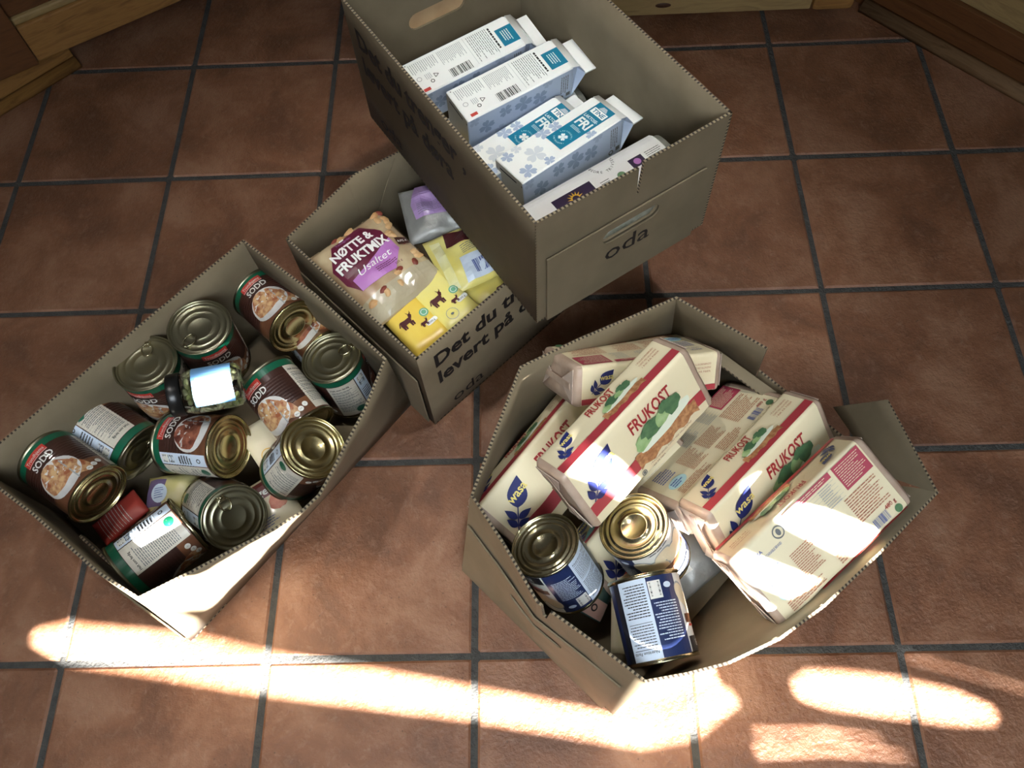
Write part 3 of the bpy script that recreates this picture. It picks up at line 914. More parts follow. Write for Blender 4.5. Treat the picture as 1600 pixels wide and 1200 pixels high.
def can_label_sodd():
    f = can_f()
    def big(mb, t0, z0, t1, z1, key, h):
        d_rect(mb, f, t0, z0, t1, z1, key, h, nu=max(2, int(abs(t1 - t0) / 6)), nv=max(1, int((z1 - z0) / 0.0018)))
    parts = []
    mb = MB(); big(mb, 0, 0.006, 360, 0.034, 'wood_label', 0.0002); big(mb, 0, 0.034, 360, 0.100, 'brown_label', 0.0002)
    parts.append(('label', mb))
    mb = MB(); big(mb, 0, 0.100, 360, 0.1125, 'green_band', 0.0003); parts.append(('green_band', mb))
    for t0 in (0, 205):
        g = cyl_uv(f, t0)
        mb = MB()
        d_disc(mb, g, -0.006, 0.036, 0.034, 0.028, 'wood_label', 0.0006, 0.0, 24, 3, 0.03)
        d_disc(mb, g, 0.026, 0.030, 0.014, 0.020, 'stew', 0.0007, 0.4, 16, 2, 0.12)
        d_disc(mb, g, -0.002, 0.041, 0.036, 0.031, 'bowl', 0.0009, 0.0, 26, 3)
        d_disc(mb, g, -0.004, 0.046, 0.030, 0.024, 'stew' if t0 == 0 else 'stew_dark', 0.0012, 0.0, 26, 3, 0.05)
        d_rect(mb, g, 0.014, 0.012, 0.016, 0.060, 'ink_lightgrey', 0.0014, 1, 8)
        parts.append(('bowl_picture', mb))
        mb = MB()
        d_rect(mb, g, -0.021, 0.092, 0.021, 0.105, 'label_red', 0.0008, 6, 4)
        d_rect(mb, g, -0.0205, 0.0925, 0.0205, 0.0932, 'label_white', 0.0010, 6)
        d_text(mb, g, 'Trondhjems', 0, 0.0955, 0.0088, 'label_white', 0.0011, width=0.036)
        parts.append(('red_badge', mb))
        mb = MB(); d_text(mb, g, 'SODD', 0.002, 0.0765, 0.0165, 'label_white', 0.0018, bold=0.02, width=0.040)
        parts.append(('title_lettering', mb))
        if t0 == 0:
            mb = MB()
            for k, s_ in enumerate(('800 g', '6 %', '3')):
                d_disc(mb, g, 0.034 + 0.0100 * k, 0.014 + 0.004 * k, 0.0046, 0.0046, 'label_white', 0.0010)
                d_text(mb, g, s_, 0.034 + 0.0100 * k, 0.013 + 0.004 * k, 0.0028, 'ink', 0.0012)
            parts.append(('round_marks', mb))
    mb = MB()
    big(mb, 76, 0.008, 132, 0.099, 'label_beige', 0.0008)
    big(mb, 134, 0.008, 158, 0.099, 'label_pale_blue', 0.0008)
    g = cyl_uv(f, 76)
    d_text(mb, g, 'Helt som ferdig', 0.004, 0.088, 0.0060, 'ink', 0.0011, bold=0.02, align='L', width=0.032)
    d_lines(mb, g, 0.004, 0.020, 0.045, 0.084, 20, 'ink_grey', 0.0010, 4, 0.42)
    d_disc(mb, g, 0.036, 0.020, 0.008, 0.008, 'green_band', 0.0011)
    g = cyl_uv(f, 134)
    d_rect(mb, g, 0.003, 0.070, 0.018, 0.096, 'label_white', 0.0009, 2, 6)
    d_bars(mb, g, 0.004, 0.072, 0.017, 0.094, 'ink', 0.0011, 8, vertical=False, n=14)
    d_lines(mb, g, 0.003, 0.036, 0.018, 0.062, 5, 'ink', 0.0011, 6, 0.5)
    d_ring(mb, g, 0.010, 0.022, 0.0025, 0.004, 'ink', 0.0011, 14)
    parts.append(('information_panel', mb))
    return parts

def can_label_fish():
    f = can_f(False)
    def big(mb, t0, z0, t1, z1, key, h):
        d_rect(mb, f, t0, z0, t1, z1, key, h, nu=max(2, int(abs(t1 - t0) / 6)), nv=2)
    parts = []
    mb = MB(); big(mb, 0, 0.006, 360, 0.1125, 'navy', 0.0002); parts.append(('label', mb))
    g = cyl_uv(f, 0)
    mb = MB()
    big(mb, -62, 0.006, 46, 0.1125, 'label_white', 0.0005)
    for x, z, a, b_ in ((-0.020, 0.046, 0.018, 0.021), (0.012, 0.050, 0.016, 0.022), (0.030, 0.034, 0.012, 0.018), (-0.002, 0.030, 0.017, 0.014), (-0.038, 0.040, 0.013, 0.018)):
        d_disc(mb, g, x, z, a, b_, 'ink_lightgrey', 0.0007, 0.5, 20, 2)
        d_disc(mb, g, x + .001, z + .001, a * .9, b_ * .9, 'sachet', 0.0009, 0.5, 20, 2)
    d_rect(mb, g, -0.050, 0.062, 0.036, 0.074, 'wood_label', 0.0011, 12, 1)
    d_disc(mb, g, -0.030, 0.068, 0.010, 0.006, 'gold_yellow', 0.0012)
    parts.append(('fish_ball_picture', mb))
    mb = MB()
    d_rect(mb, g, -0.052, 0.092, 0.038, 0.1125, 'black_label', 0.0012, 12, 1)
    d_text(mb, g, 'FISKEBOLLER', -0.008, 0.0970, 0.012, 'label_white', 0.0014, bold=0.02, width=0.066)
    parts.append(('title_lettering', mb)); mb = MB()
    d_text(mb, g, 'FISH BALLS', -0.008, 0.0815, 0.009, 'ink', 0.0014, width=0.046)
    d_lines(mb, g, -0.040, 0.0075, 0.026, 0.0115, 1, 'ink_grey', 0.0014, 5, 0.7)
    d_rect(mb, g, -0.044, 0.0760, 0.030, 0.0790, 'red', 0.0012, 10, 1)
    parts.append(('title_lettering', mb))
    mb = MB()
    g = cyl_uv(f, 47)
    d_lines(mb, g, 0.006, 0.040, 0.042, 0.092, 14, 'label_pale_blue', 0.0008, 12, 0.4)
    d_rect(mb, g, 0.024, 0.012, 0.042, 0.036, 'label_white', 0.0008, 3, 1)
    d_bars(mb, g, 0.026, 0.014, 0.040, 0.034, 'ink', 0.0010, 5, vertical=False, n=12)
    d_disc(mb, g, 0.014, 0.020, 0.006, 0.004, 'label_pale_blue', 0.0008)
    parts.append(('small_print', mb))
    mb = MB()
    big(mb, 97, 0.006, 146, 0.1125, 'label_pale_blue', 0.0005)
    g = cyl_uv(f, 97)
    d_text(mb, g, 'Nutrition Facts', 0.004, 0.101, 0.0058, 'ink', 0.0008, align='L', bold=0.01)
    d_rect(mb, g, 0.004, 0.098, 0.038, 0.0988, 'ink', 0.0008, 5)
    d_lines(mb, g, 0.004, 0.066, 0.038, 0.096, 8, 'ink', 0.0008, 7, 0.3)
    d_rect(mb, g, 0.004, 0.064, 0.038, 0.0646, 'ink', 0.0008, 5)
    d_lines(mb, g, 0.004, 0.012, 0.038, 0.058, 12, 'ink', 0.0008, 9, 0.36)
    parts.append(('nutrition_panel', mb))
    big_ = MB()
    d_rect(big_, f, 146, 0.006, 160, 0.1125, 'black_label', 0.0004, 3, 1)
    parts.append(('label_seam', big_))
    return parts

def can_meshes(kind):
    ms = []
    mb = MB()
    prof = [(0.0512, 0.0012), (0.0516, 0.0030), (0.0505, 0.0046), (CR, 0.0058)]
    lathe(mb, prof + [(CR - 0.0003, 0.06), (CR, 0.1126)], 'tin', 48)
    ms.append(('body', mb.mesh('body')))
    mb = MB()      # plain end, rings pressed in
    R = [(0.0512, 0.0012), (0.0508, 0.0), (0.0495, 0.0), (0.0486, 0.0012), (0.0482, 0.0046), (0.0440, 0.0046), (0.0425, 0.0030), (0.0405, 0.0030), (0.0392, 0.0044), (0.0372, 0.0044), (0.0358, 0.0028), (0.0338, 0.0028), (0.0322, 0.0042), (0.0215, 0.0042), (0.0205, 0.0030), (0.0185, 0.0030), (0.0175, 0.0040), (0.0, 0.0040)]
    RP = R
    lathe(mb, R[::-1], 'tin_gold' if kind == 'sodd' else 'tin', 48)
    ms.append(('end_plate', mb.mesh('end_plate')))
    mb = MB()      # opening end
    R = [(CR, 0.1126), (0.0506, 0.1136), (0.0516, 0.1150), (0.0515, 0.1176), (0.0508, 0.1180), (0.0494, 0.1178), (0.0486, 0.1160), (0.0482, 0.1130), (0.0455, 0.1130), (0.0445, 0.1140), (0.0420, 0.1140), (0.0410, 0.1132), (0.0345, 0.1132), (0.0335, 0.1138), (0.0315, 0.1138), (0.0305, 0.1132), (0.0215, 0.1132), (0.0205, 0.1136), (0.0185, 0.1136), (0.0175, 0.1132), (0.0, 0.1132)]
    lathe(mb, R, 'tin_lid', 48)
    ms.append(('lid', mb.mesh('lid')))
    if kind == 'fish':
        ms.pop(); mb = MB(); lathe(mb, [(CR, 0.1126), (0.0506, 0.1136)] + [(r, CH - z) for r, z in RP], 'tin', 48); ms.append(('lid', mb.mesh('lid')))
    mb = MB()      # ring pull
    pts = [(0.0335 + 0.0105 * math.cos(a) * (1.0 if math.cos(a) > 0 else 1.25), 0.0088 * math.sin(a), 0.1152) for a in [2 * PI * k / 18 for k in range(18)]]
    pts = [(p[0] - 0.006, p[1], p[2]) for p in pts]
    tube(mb, pts, 0.0013, 'tin', 6, True)
    boxmb(mb, (0.0315, -0.0052, 0.1140), (0.0425, 0.0052, 0.1156), 'tin', 0.001)
    lathe(mb, [(0.003, 0.1152), (0.003, 0.1164), (0.0, 0.1166)], 'tin', 12, c=(0.0385, 0))
    if kind != 'fish': ms.append(('pull_tab', mb.mesh('pull_tab')))
    for nme, lb in (can_label_sodd() if kind == 'sodd' else can_label_fish()):
        ms.append((nme, lb.mesh(nme)))
    return ms
_cans = {}
def can(label, kind, bottom, axis, face, group, tab=0.0):
    """bottom = centre of the plain end, axis towards the opening end, face = label angle turned to the viewer side"""
    if kind not in _cans: _cans[kind] = can_meshes(kind)
    o = Vector(bottom); Z = Vector(axis).normalized()
    e = Vector((0.76, -1.52, 1.35)) - (o + Z * CH / 2)
    e = (e - Z * e.dot(Z)).normalized()
    X = Matrix.Rotation(-math.radians(face), 3, Z) @ e
    t = thing('food_can', label, 'can', mtx=frame(o, X, Z.cross(X), Z), group=group)
    top_parts = {}
    for nme, me in _cans[kind]:
        c = link(nme, me, t)
        top_parts.setdefault(nme, c)
        if nme == 'pull_tab': c.parent = top_parts['lid']
        elif nme not in ('body', 'end_plate', 'lid', 'label'): c.parent = top_parts['label']
        if nme == 'pull_tab': c.rotation_euler = (0, 0, math.radians(tab))
    return t

GA = 'stew cans in the left box'
def V_(a, k): return tuple(Vector(a) * k)
def can_end(label, lid, ax, face, group, kind='sodd', tab_end=False, tab=0.0):
    """lid = centre of the end that shows, ax = from that end to the far end"""
    lid, ax = Vector(lid), Vector(ax).normalized()
    if tab_end: return can(label, kind, lid + ax * CH, -ax, face, group, tab)
    return can(label, kind, lid, ax, face, group, tab)

can_end('stew can lying at the back corner with gold ringed end and beans on label', (0.3566, -0.787, 0.1302), (-0.692, 0.708, -0.143), -2, GA)
can_end('upright can with red badge under its ring pull lid nearest the back side', (0.229, -0.836, 0.222), (-0.042, -0.018, -0.999), 2, GA, tab_end=True, tab=-60)
can_end('upright can with ring pull lid leaning on the left side above the jar lid', (0.146, -0.893, 0.210), (-0.004, -0.046, -0.999), 50, GA, tab_end=True, tab=195)
can_end('brown stew can lying in the far left corner with a red badge', (0.0878, -1.0927, 0.1539), (-0.831, 0.557, -0.016), 12, GA)
can_end('can lying upside down with its white panel and barcode up, half behind another can', (0.1186, -1.0062, 0.1087), (-0.847, 0.519, 0.116), 112, GA, tab_end=True)
can_end('can lying in the middle with green rimmed label and shiny ringed end to the right', (0.2787, -1.0143, 0.1451), (-0.93, 0.218, -0.298), 178, GA)
can_end('can tilted on its side in the middle of the box showing three round marks', (0.3927, -0.9741, 0.1168), (-0.642, 0.749, 0.164), 38, GA)
can_end('can standing by the right side with greenish ring pull lid and white label', (0.426, -0.856, 0.144), (0.121, -0.098, -0.988), 118, GA, tab_end=True, tab=-150)
can_end('tilted can with a gold ringed end touching the bowed front side', (0.4230, -1.0330, 0.1800), (-0.536, -0.025, -0.844), 100, GA)
can_end('can with dark lid and ring pull facing up near the front side', (0.2966, -1.1273, 0.1303), (-0.604, 0.435, -0.668), 100, GA, tab_end=True, tab=80)
can_end('can lying in the front corner under a streak of sun on its white panel', (0.2230, -1.1300, 0.118), (-0.730, -0.680, 0.05), 92, GA)
can_end('can lying low beside the right side of the left box showing only brown label', (0.400, -0.800, 0.060), (-0.60, 0.72, -0.1), 215, GA)

GD = 'fish ball cans in the right box'
can_end('tilted can with dark ringed end and navy label by the side with hand hole', (0.7730, -1.1990, 0.1980), (0.350, -0.270, -0.90), 85, GD, 'fish', tab_end=True)
can_end('can with a bright sunlit ringed end and pictures of fish balls', (0.8995, -1.1775, 0.2076), (0.389, -0.161, -0.907), 8, GD, 'fish')
can_end('can lying on its side in the front corner with nutrition panel and sunlit navy label', (0.912, -1.240, 0.165), (0.179, -0.975, -0.13), 100, GD, 'fish')

# ------------------------------------------------------------------ jar
def jar():
    a, b_ = Vector((0.2103, -0.9673, 0.237)), Vector((0.3097, -0.9413, 0.222))
    Z = (a - b_).normalized(); L = 0.108; bot = a - Z * L
    e = Vector((0.76, -1.52, 1.35)) - bot; e = (e - Z * e.dot(Z)).normalized()
    t = thing('glass_jar', 'small glass jar of white beans with a black lid lying on the cans', 'jar', mtx=frame(bot, e, Z.cross(e), Z))
    mb = MB(); lathe(mb, [(0.0, 0.001), (0.026, 0.0), (0.033, 0.005), (0.0345, 0.015), (0.0345, 0.074), (0.031, 0.084), (0.0295, 0.092), (0.0295, 0.096)], 'glass', 32)
    mb.build('glass_body', t)
    mb = MB(); lathe(mb, [(0.0315, 0.088), (0.0335, 0.089), (0.0335, 0.106), (0.0325, 0.108), (0.029, 0.108), (0.028, 0.107), (0.0, 0.107)], 'jar_black', 32)
    mb.build('lid', t)
    rnd = random.Random(2); mb = MB()
    for k in range(150):
        th = rnd.uniform(0, 2 * PI); z = rnd.uniform(0.008, 0.082); r = 0.0265 - (0.004 if z > 0.074 else 0) - rnd.random() * 0.004
        c = Vector((r * math.cos(th), r * math.sin(th), z)); rr = rnd.uniform(0.0042, 0.0056); n0 = len(mb.v)
        ax = Matrix.Rotation(rnd.uniform(0, 3), 3, 'X') @ Matrix.Rotation(rnd.uniform(0, 3), 3, 'Z')
        for (px_, py, pz) in ((0, 0, 1), (.9, 0, .35), (.28, .85, .35), (-.73, .53, .35), (-.73, -.53, .35), (.28, -.85, .35), (.73, .53, -.4), (-.28, .85, -.4), (-.9, 0, -.4), (-.28, -.85, -.4), (.73, -.53, -.4), (0, 0, -1)):
            mb.add(c + ax @ Vector((px_ * rr * 1.25, py * rr, pz * rr * 0.9)))
        for q in ((0, 1, 2), (0, 2, 3), (0, 3, 4), (0, 4, 5), (0, 5, 1), (1, 6, 2), (2, 7, 3), (3, 8, 4), (4, 9, 5), (5, 10, 1), (6, 7, 2), (7, 8, 3), (8, 9, 4), (9, 10, 5), (10, 6, 1), (11, 7, 6), (11, 8, 7), (11, 9, 8), (11, 10, 9), (11, 6, 10)):
            mb.face([n0 + i for i in q], 'bean', True)
    o = mb.build('beans', t); o['kind'] = 'stuff'
    f = lambda u, v, h=0.0: Vector(((0.0347 + h) * math.cos(u / 0.0347), (0.0347 + h) * math.sin(u / 0.0347), v))
    mb = MB(); d_rect(mb, f, -0.026, 0.012, 0.050, 0.070, 'jar_blue', 0.0004, 14, 1)
    d_rect(mb, f, -0.022, 0.018, 0.020, 0.064, 'label_white', 0.0006, 8, 1)
    d_lines(mb, f, -0.020, 0.020, 0.016, 0.050, 8, 'ink_blue', 0.0008, 3, 0.4)
    d_bars(mb, f, -0.016, 0.052, 0.010, 0.062, 'ink_blue', 0.0008, 4, n=12)
    mb.build('label', t)
jar()

# ------------------------------------------------------------------ crispbread packs
PL, PW, PT = 0.235, 0.122, 0.065
def emblem(mb, f, cu, cv, s, h=0.0012, rot=-PI / 4, text=True):
    """pointed leaf with the maker's word, on a stem with two pairs of leaves; s = leaf length"""
    c, si = math.cos(rot), math.sin(rot)
    W = lambda x, y: (cu + (x * c - y * si) * s, cv + (x * si + y * c) * s)
    def leaf(x0, y0, L, w, a, key, hh):
        pts = []
        for k in range(13):
            t = k / 12; pts.append((w * math.sin(PI * t ** 0.8) * (1 - 0.25 * t), t * L))
        for k in range(11, 0, -1):
            t = k / 12; pts.append((-w * math.sin(PI * t ** 0.8) * (1 - 0.25 * t), t * L))
        ca, sa = math.cos(a), math.sin(a)
        d_poly(mb, f, [W(x0 + x * ca - y * sa, y0 + x * sa + y * ca) for x, y in pts], key, hh)
    leaf(0, -0.45, 1.0, 0.36, 0, 'leaf_navy', h)
    d_poly(mb, f, [W(-0.018, -1.12), W(0.018, -1.12), W(0.018, -0.42), W(-0.018, -0.42)], 'leaf_navy', h)
    for y, L in ((-0.78, 0.50), (-1.02, 0.42)):
        leaf(0.02, y, L, 0.125, -0.95, 'leaf_navy', h)
        leaf(-0.02, y, L, 0.125, 0.95, 'leaf_navy', h)
    d_text(mb, f, 'wasa', cu + s * 0.02 * c, cv - s * 0.10, s * 0.40, 'leaf_yellow', h + 0.0004, rot=0.06, sx=0.95, bold=0.02)

def sandwich(mb, f, u0, v0, L, W, h=0.0014):
    n = 14; lo = []; hi = []
    for k in range(n + 1):
        t = k / n
        lo.append((u0 + L * t, v0 + W * (0.02 + 0.05 * math.sin(t * 23))))
        hi.append((u0 + L * t, v0 + W * (0.36 + 0.05 * math.sin(t * 17 + 1))))
    for k in range(n):
        ids = [mb.add(f(p[0], p[1], h)) for p in (lo[k], lo[k + 1], hi[k + 1], hi[k])]
        mb.face(ids, 'cracker')
    d_disc(mb, f, u0 + L * 0.5, v0 + W * 0.47, L * 0.44, W * 0.20, 'cheese', h + 0.0003, 0.03, 22, 1, 0.08)
    for k, (a, b_, ru, rv, key, r) in enumerate(((0.22, 0.56, 0.17, 0.17, 'cucumber', 0.25), (0.40, 0.62, 0.16, 0.18, 'spinach', 0.15), (0.56, 0.66, 0.15, 0.16, 'cucumber', 0.3), (0.72, 0.70, 0.13, 0.20, 'spinach', 0.2), (0.30, 0.72, 0.12, 0.12, 'spinach', 0.35), (0.62, 0.82, 0.10, 0.12, 'spinach', 0.1))):
        d_disc(mb, f, u0 + L * a, v0 + W * b_, L * ru, W * rv, key, h + 0.0006 + 0.0002 * k, r, 14, 1, 0.10)

def pack_body(seed):
    """soft paper sleeve, slightly dented"""
    mb = MB(); r = 0.007; nx = 16
    prof = []
    for cy, cz, a0 in ((PW - r, PT - r, 0), (r, PT - r, 90), (r, r, 180), (PW - r, r, 270)):
        for k in range(4):
            a = math.radians(a0 + 30 * k); prof.append((cy + r * math.cos(a), cz + r * math.sin(a)))
        # midpoints of the sides
    full = []
    for i, p in enumerate(prof):
        full.append(p)
        if i % 4 == 3:
            q = prof[(i + 1) % 16]
            for t in (0.2, 0.4, 0.6, 0.8): full.append((p[0] + (q[0] - p[0]) * t, p[1] + (q[1] - p[1]) * t))
    rows = []
    for i in range(nx + 1):
        x = PL * i / nx; row = []
        for (y, z) in full:
            d = 0.0010 * noise.noise(Vector((x * 25 + seed * 7.3, y * 25, z * 25))) - 0.0006
            ny, nz = (y - PW / 2) / (PW / 2), (z - PT / 2) / (PT / 2)
            row.append(mb.add((x, y + d * ny, z + d * nz)))
        rows.append(row)
    n = len(full)
    for i in range(nx):
        for k in range(n):
            j = (k + 1) % n
            mb.face((rows[i][k], rows[i][j], rows[i + 1][j], rows[i + 1][k])[::-1], 'cream', True)
    return mb, full
def pack_end(full, x0, sgn, seed):
    """folded paper end: tucked ring, two triangular ears and a middle seam"""
    mb = MB(); n = len(full); rnd = random.Random(seed)
    rings = []
    for dx, sc in ((0.0, 1.0), (0.006, 0.985), (0.011, 0.90), (0.009, 0.55)):
        rg = []
        for (y, z) in full:
            jt = 0.0016 * noise.noise(Vector((y * 60 + seed, z * 60, dx * 200)))
            rg.append(mb.add((x0 + sgn * (dx + (jt if dx > 0 else 0)), PW / 2 + (y - PW / 2) * sc, PT / 2 + (z - PT / 2) * sc)))
        rings.append(rg)
    ctr = mb.add((x0 + sgn * 0.010, PW / 2, PT / 2))
    for a in range(3):
        for k in range(n):
            j = (k + 1) % n
            q = (rings[a][k], rings[a + 1][k], rings[a + 1][j], rings[a][j])
            mb.face(q if sgn < 0 else q[::-1], 'pack_end', True)
    for k in range(n):
        j = (k + 1) % n
        q = (rings[3][k], ctr, rings[3][j]); mb.face(q if sgn < 0 else q[::-1], 'pack_end', True)
    def slab(pts, t, key):
        a = [mb.add((x0 + sgn * (dx + t), y, z)) for dx, y, z in pts]; b_ = [mb.add((x0 + sgn * dx, y, z)) for dx, y, z in pts]
        mb.face(a, key); mb.face(b_[::-1], key)
        for i in range(len(pts)):
            j = (i + 1) % len(pts); mb.face((a[i], b_[i], b_[j], a[j]), key)
    slab([(0.012, 0.006, 0.006), (0.012, 0.006, PT - 0.006), (0.013, PW * 0.34, PT * 0.56), (0.013, PW * 0.34, PT * 0.44)], 0.0012, 'pack_end_pale')
    slab([(0.012, PW - 0.006, 0.006), (0.012, PW - 0.006, PT - 0.006), (0.013, PW * 0.66, PT * 0.56), (0.013, PW * 0.66, PT * 0.44)], 0.0012, 'pack_end_pale')
    slab([(0.0135, 0.012, PT * 0.40), (0.0135, PW - 0.012, PT * 0.40), (0.0145, PW - 0.012, PT * 0.56), (0.0145, 0.012, PT * 0.56)], 0.001, 'pack_end')
    return mb

_packs = {}
def pack_parts(front):
    if front in _packs: return _packs[front]
    L = []
    body, full = pack_body(1)
    L.append(('paper_wrap', body.mesh('paper_wrap')))
    for x0, sg, sd_ in ((0.0, -1, 3), (PL, 1, 9)):
        e = pack_end(full, x0, sg, sd_)
        me = e.mesh('folded_end'); bm = bmesh.new(); bm.from_mesh(me); bmesh.ops.recalc_face_normals(bm, faces=bm.faces); bm.to_mesh(me); bm.free()
        L.append(('folded_end', me))
    faces = {'top': plane((0, 0, PT), (1, 0, 0), (0, 1, 0)), 'ymax': plane((0, PW, PT), (1, 0, 0), (0, 0, -1)), 'ymin': plane((0, 0, 0), (1, 0, 0), (0, 0, 1))}
    if front:
        f = faces['top']
        mb = MB(); n = 16
        lo = [(PL * t / n, 0.022 + 0.0012 * math.sin(t)) for t in range(n + 1)]; 
        for k in range(n):
            ids = [mb.add(f(*p, 0.0008)) for p in (lo[k], lo[k + 1], (lo[k + 1][0], lo[k + 1][1] + 0.022), (lo[k][0], lo[k][1] + 0.022))]
            mb.face(ids, 'stripe_red')
        L.append(('red_stripe', mb.mesh('red_stripe')))
        mb = MB(); emblem(mb, f, 0.052, 0.087, 0.052); L.append(('leaf_emblem', mb.mesh('leaf_emblem')))
        mb = MB(); d_text(mb, f, 'FRUKOST', 0.150, 0.081, 0.031, 'title_red', 0.0010, width=0.082, bold=0.022); L.append(('title_lettering', mb.mesh('title_lettering')))
        mb = MB(); sandwich(mb, f, 0.094, 0.018, 0.124, 0.074); L.append(('sandwich_picture', mb.mesh('sandwich_picture')))
        mb = MB()
        d_text(mb, f, '/ FULLKORNBR\u00d8D TOPPET MED VALLMUEFR\u00d8', 0.110, 0.0125, 0.0045, 'ink_brown', 0.0010, align='L', width=0.088)
        d_text(mb, f, '/ RIK P\u00c5 FIBER', 0.110, 0.0060, 0.0045, 'ink_brown', 0.0010, align='L')
        d_ring(mb, f, 0.095, 0.0115, 0.0035, 0.0048, 'ink_grey', 0.0010, 16)
        d_disc(mb, f, 0.095, 0.0115, 0.0022, 0.0026, 'ink_grey', 0.0010)
        L.append(('small_print', mb.mesh('small_print')))
    else:
        f = faces['top']
        mb = MB(); d_rect(mb, f, 0.182, 0.078, 0.232, 0.117, 'rose_block', 0.0008)
        d_lines(mb, f, 0.185, 0.081, 0.229, 0.114, 10, 'cream', 0.0011, 2, 0.3)
        L.append(('recycling_block', mb.mesh('recycling_block')))
        mb = MB(); d_rect(mb, f, 0.088, 0.108, 0.176, 0.117, 'rose_block', 0.0008)
        d_lines(mb, f, 0.110, 0.110, 0.172, 0.1155, 2, 'cream', 0.0011, 5, 0.4)
        for k in range(6): d_rect(mb, f, 0.090, 0.104 - k * 0.0058, 0.176, 0.1043 - k * 0.0058, 'ink_lightgrey', 0.0009)
        d_lines(mb, f, 0.092, 0.074, 0.128, 0.106, 9, 'ink_lightgrey', 0.0010, 6, 0.3)
        d_lines(mb, f, 0.146, 0.074, 0.170, 0.106, 9, 'ink_lightgrey', 0.0010, 16, 0.3)
        L.append(('nutrition_table', mb.mesh('nutrition_table')))
        mb = MB()
        d_lines(mb, f, 0.060, 0.028, 0.098, 0.070, 13, 'ink_rust', 0.0009, 11, 0.36)
        d_lines(mb, f, 0.104, 0.036, 0.150, 0.070, 10, 'ink_rust', 0.0009, 12, 0.36)
        d_lines(mb, f, 0.168, 0.030, 0.226, 0.072, 11, 'ink_rust', 0.0009, 13, 0.34)
        d_lines(mb, f, 0.016, 0.008, 0.080, 0.024, 5, 'ink_rust', 0.0009, 14, 0.36)
        d_lines(mb, f, 0.110, 0.008, 0.160, 0.030, 6, 'ink_rust', 0.0009, 15, 0.36)
        d_text(mb, f, '480 g', 0.216, 0.020, 0.009, 'title_red', 0.0010)
        L.append(('small_print', mb.mesh('small_print')))
        mb = MB()
        d_text(mb, f, 'WASA', 0.014, 0.098, 0.0075, 'ink_blue', 0.0010, align='L', bold=0.01)
        d_text(mb, f, 'THE MOST SUSTAINABLE BRAND', 0.014, 0.089, 0.0055, 'ink_blue', 0.0010, align='L', width=0.050)
        d_lines(mb, f, 0.014, 0.052, 0.044, 0.080, 6, 'ink_blue', 0.0010, 21, 0.4)
        d_disc(mb, f, 0.030, 0.036, 0.017, 0.0115, 'aqua', 0.0008)
        d_lines(mb, f, 0.019, 0.029, 0.041, 0.043, 3, 'ink_blue', 0.0011, 22, 0.5)
        d_ring(mb, f, 0.070, 0.104, 0.0075, 0.0092, 'ink_grey', 0.0010); d_disc(mb, f, 0.070, 0.104, 0.0035, 0.005, 'ink_grey', 0.0010)
        L.append(('sustainability_print', mb.mesh('sustainability_print')))
        mb = MB(); d_bars(mb, f, 0.180, 0.008, 0.206, 0.022, 'ink_blue', 0.0010, 9, n=18)
        d_disc(mb, f, 0.222, 0.010, 0.006, 0.006, 'spinach', 0.0010); L.append(('barcode', mb.mesh('barcode')))
    if not front: faces.update(ymax=plane((PL, PW, 0), (-1, 0, 0), (0, 0, 1)), ymin=plane((PL, 0, PT), (-1, 0, 0), (0, 0, -1)))
    for nm in ('ymax', 'ymin'):
        f = faces[nm]
        mb = MB(); d_rect(mb, f, 0.0, 0.004, PL, 0.019 if front else 0.013, 'stripe_red', 0.0008, 8)
        L.append(('red_stripe', mb.mesh('red_stripe')))
        mb = MB(); emblem(mb, f, 0.040, 0.044, 0.030); L.append(('leaf_emblem', mb.mesh('leaf_emblem')))
        mb = MB(); d_text(mb, f, 'FRUKOST', 0.112, 0.042, 0.0185, 'title_red', 0.0010, width=0.052, bold=0.018); L.append(('title_lettering', mb.mesh('title_lettering')))
        mb = MB(); sandwich(mb, f, 0.096, 0.012, 0.078, 0.032); L.append(('sandwich_picture', mb.mesh('sandwich_picture')))
        mb = MB()
        for k, s_ in enumerate(('/ FULLKORNBR\u00d8D', 'TOPPET MED VALLMUEFR\u00d8', '/ RIK P\u00c5 FIBER')):
            d_text(mb, f, s_, 0.188, 0.046 - k * 0.0062, 0.0045, 'ink_rust', 0.0010, align='L', width=0.036)
        L.append(('small_print', mb.mesh('small_print')))
    _packs[front] = L
    return L

def pack(label, o, m, front=True, group='crispbread packs in the right box'):
    X, Y, Z = (Vector((m[0][k], m[1][k], m[2][k])) for k in range(3))
    t = thing('crispbread_pack', label, 'pack', mtx=frame_xy(o, X, Y), group=group)
    wrap = None
    for nm, me in pack_parts(front):
        c = link(nm, me, t if nm in ('paper_wrap', 'folded_end') else wrap)
        if nm == 'paper_wrap': wrap = c
    return t
pack('cream crispbread pack lying askew on top with a big blue leaf emblem struck by sun', [0.8196, -1.1385, 0.1857], [[0.7048, -0.4324, 0.5625], [0.7022, 0.3121, -0.6399], [0.1012, 0.846, 0.5236]])
pack('crispbread pack with red stripe leaning between the back-printed pack and the sunlit pack', [1.0247, -1.1856, 0.0987], [[0.7242, -0.4313, 0.5381], [0.6895, 0.4375, -0.5772], [0.0135, 0.789, 0.6142]])
pack('crispbread pack back side up by the bowed side, crossed by two bands of sun', [1.0902, -1.2878, 0.1368], [[0.7584, -0.6306, 0.1647], [0.6307, 0.6464, -0.4295], [0.1644, 0.4296, 0.8879]], False)
pack('crispbread pack at the back corner with its folded brown paper end facing left', [1.0043, -0.8648, 0.0807], [[-0.923, 0.382, 0.045], [-0.241, -0.664, 0.708], [0.3, 0.643, 0.705]], False)
pack('crispbread pack standing against the left side below the top pack', [0.7370, -1.1420, 0.0086], [[0.6572, -0.6779, 0.3294], [0.7335, 0.4747, -0.4865], [0.1734, 0.5613, 0.8092]])
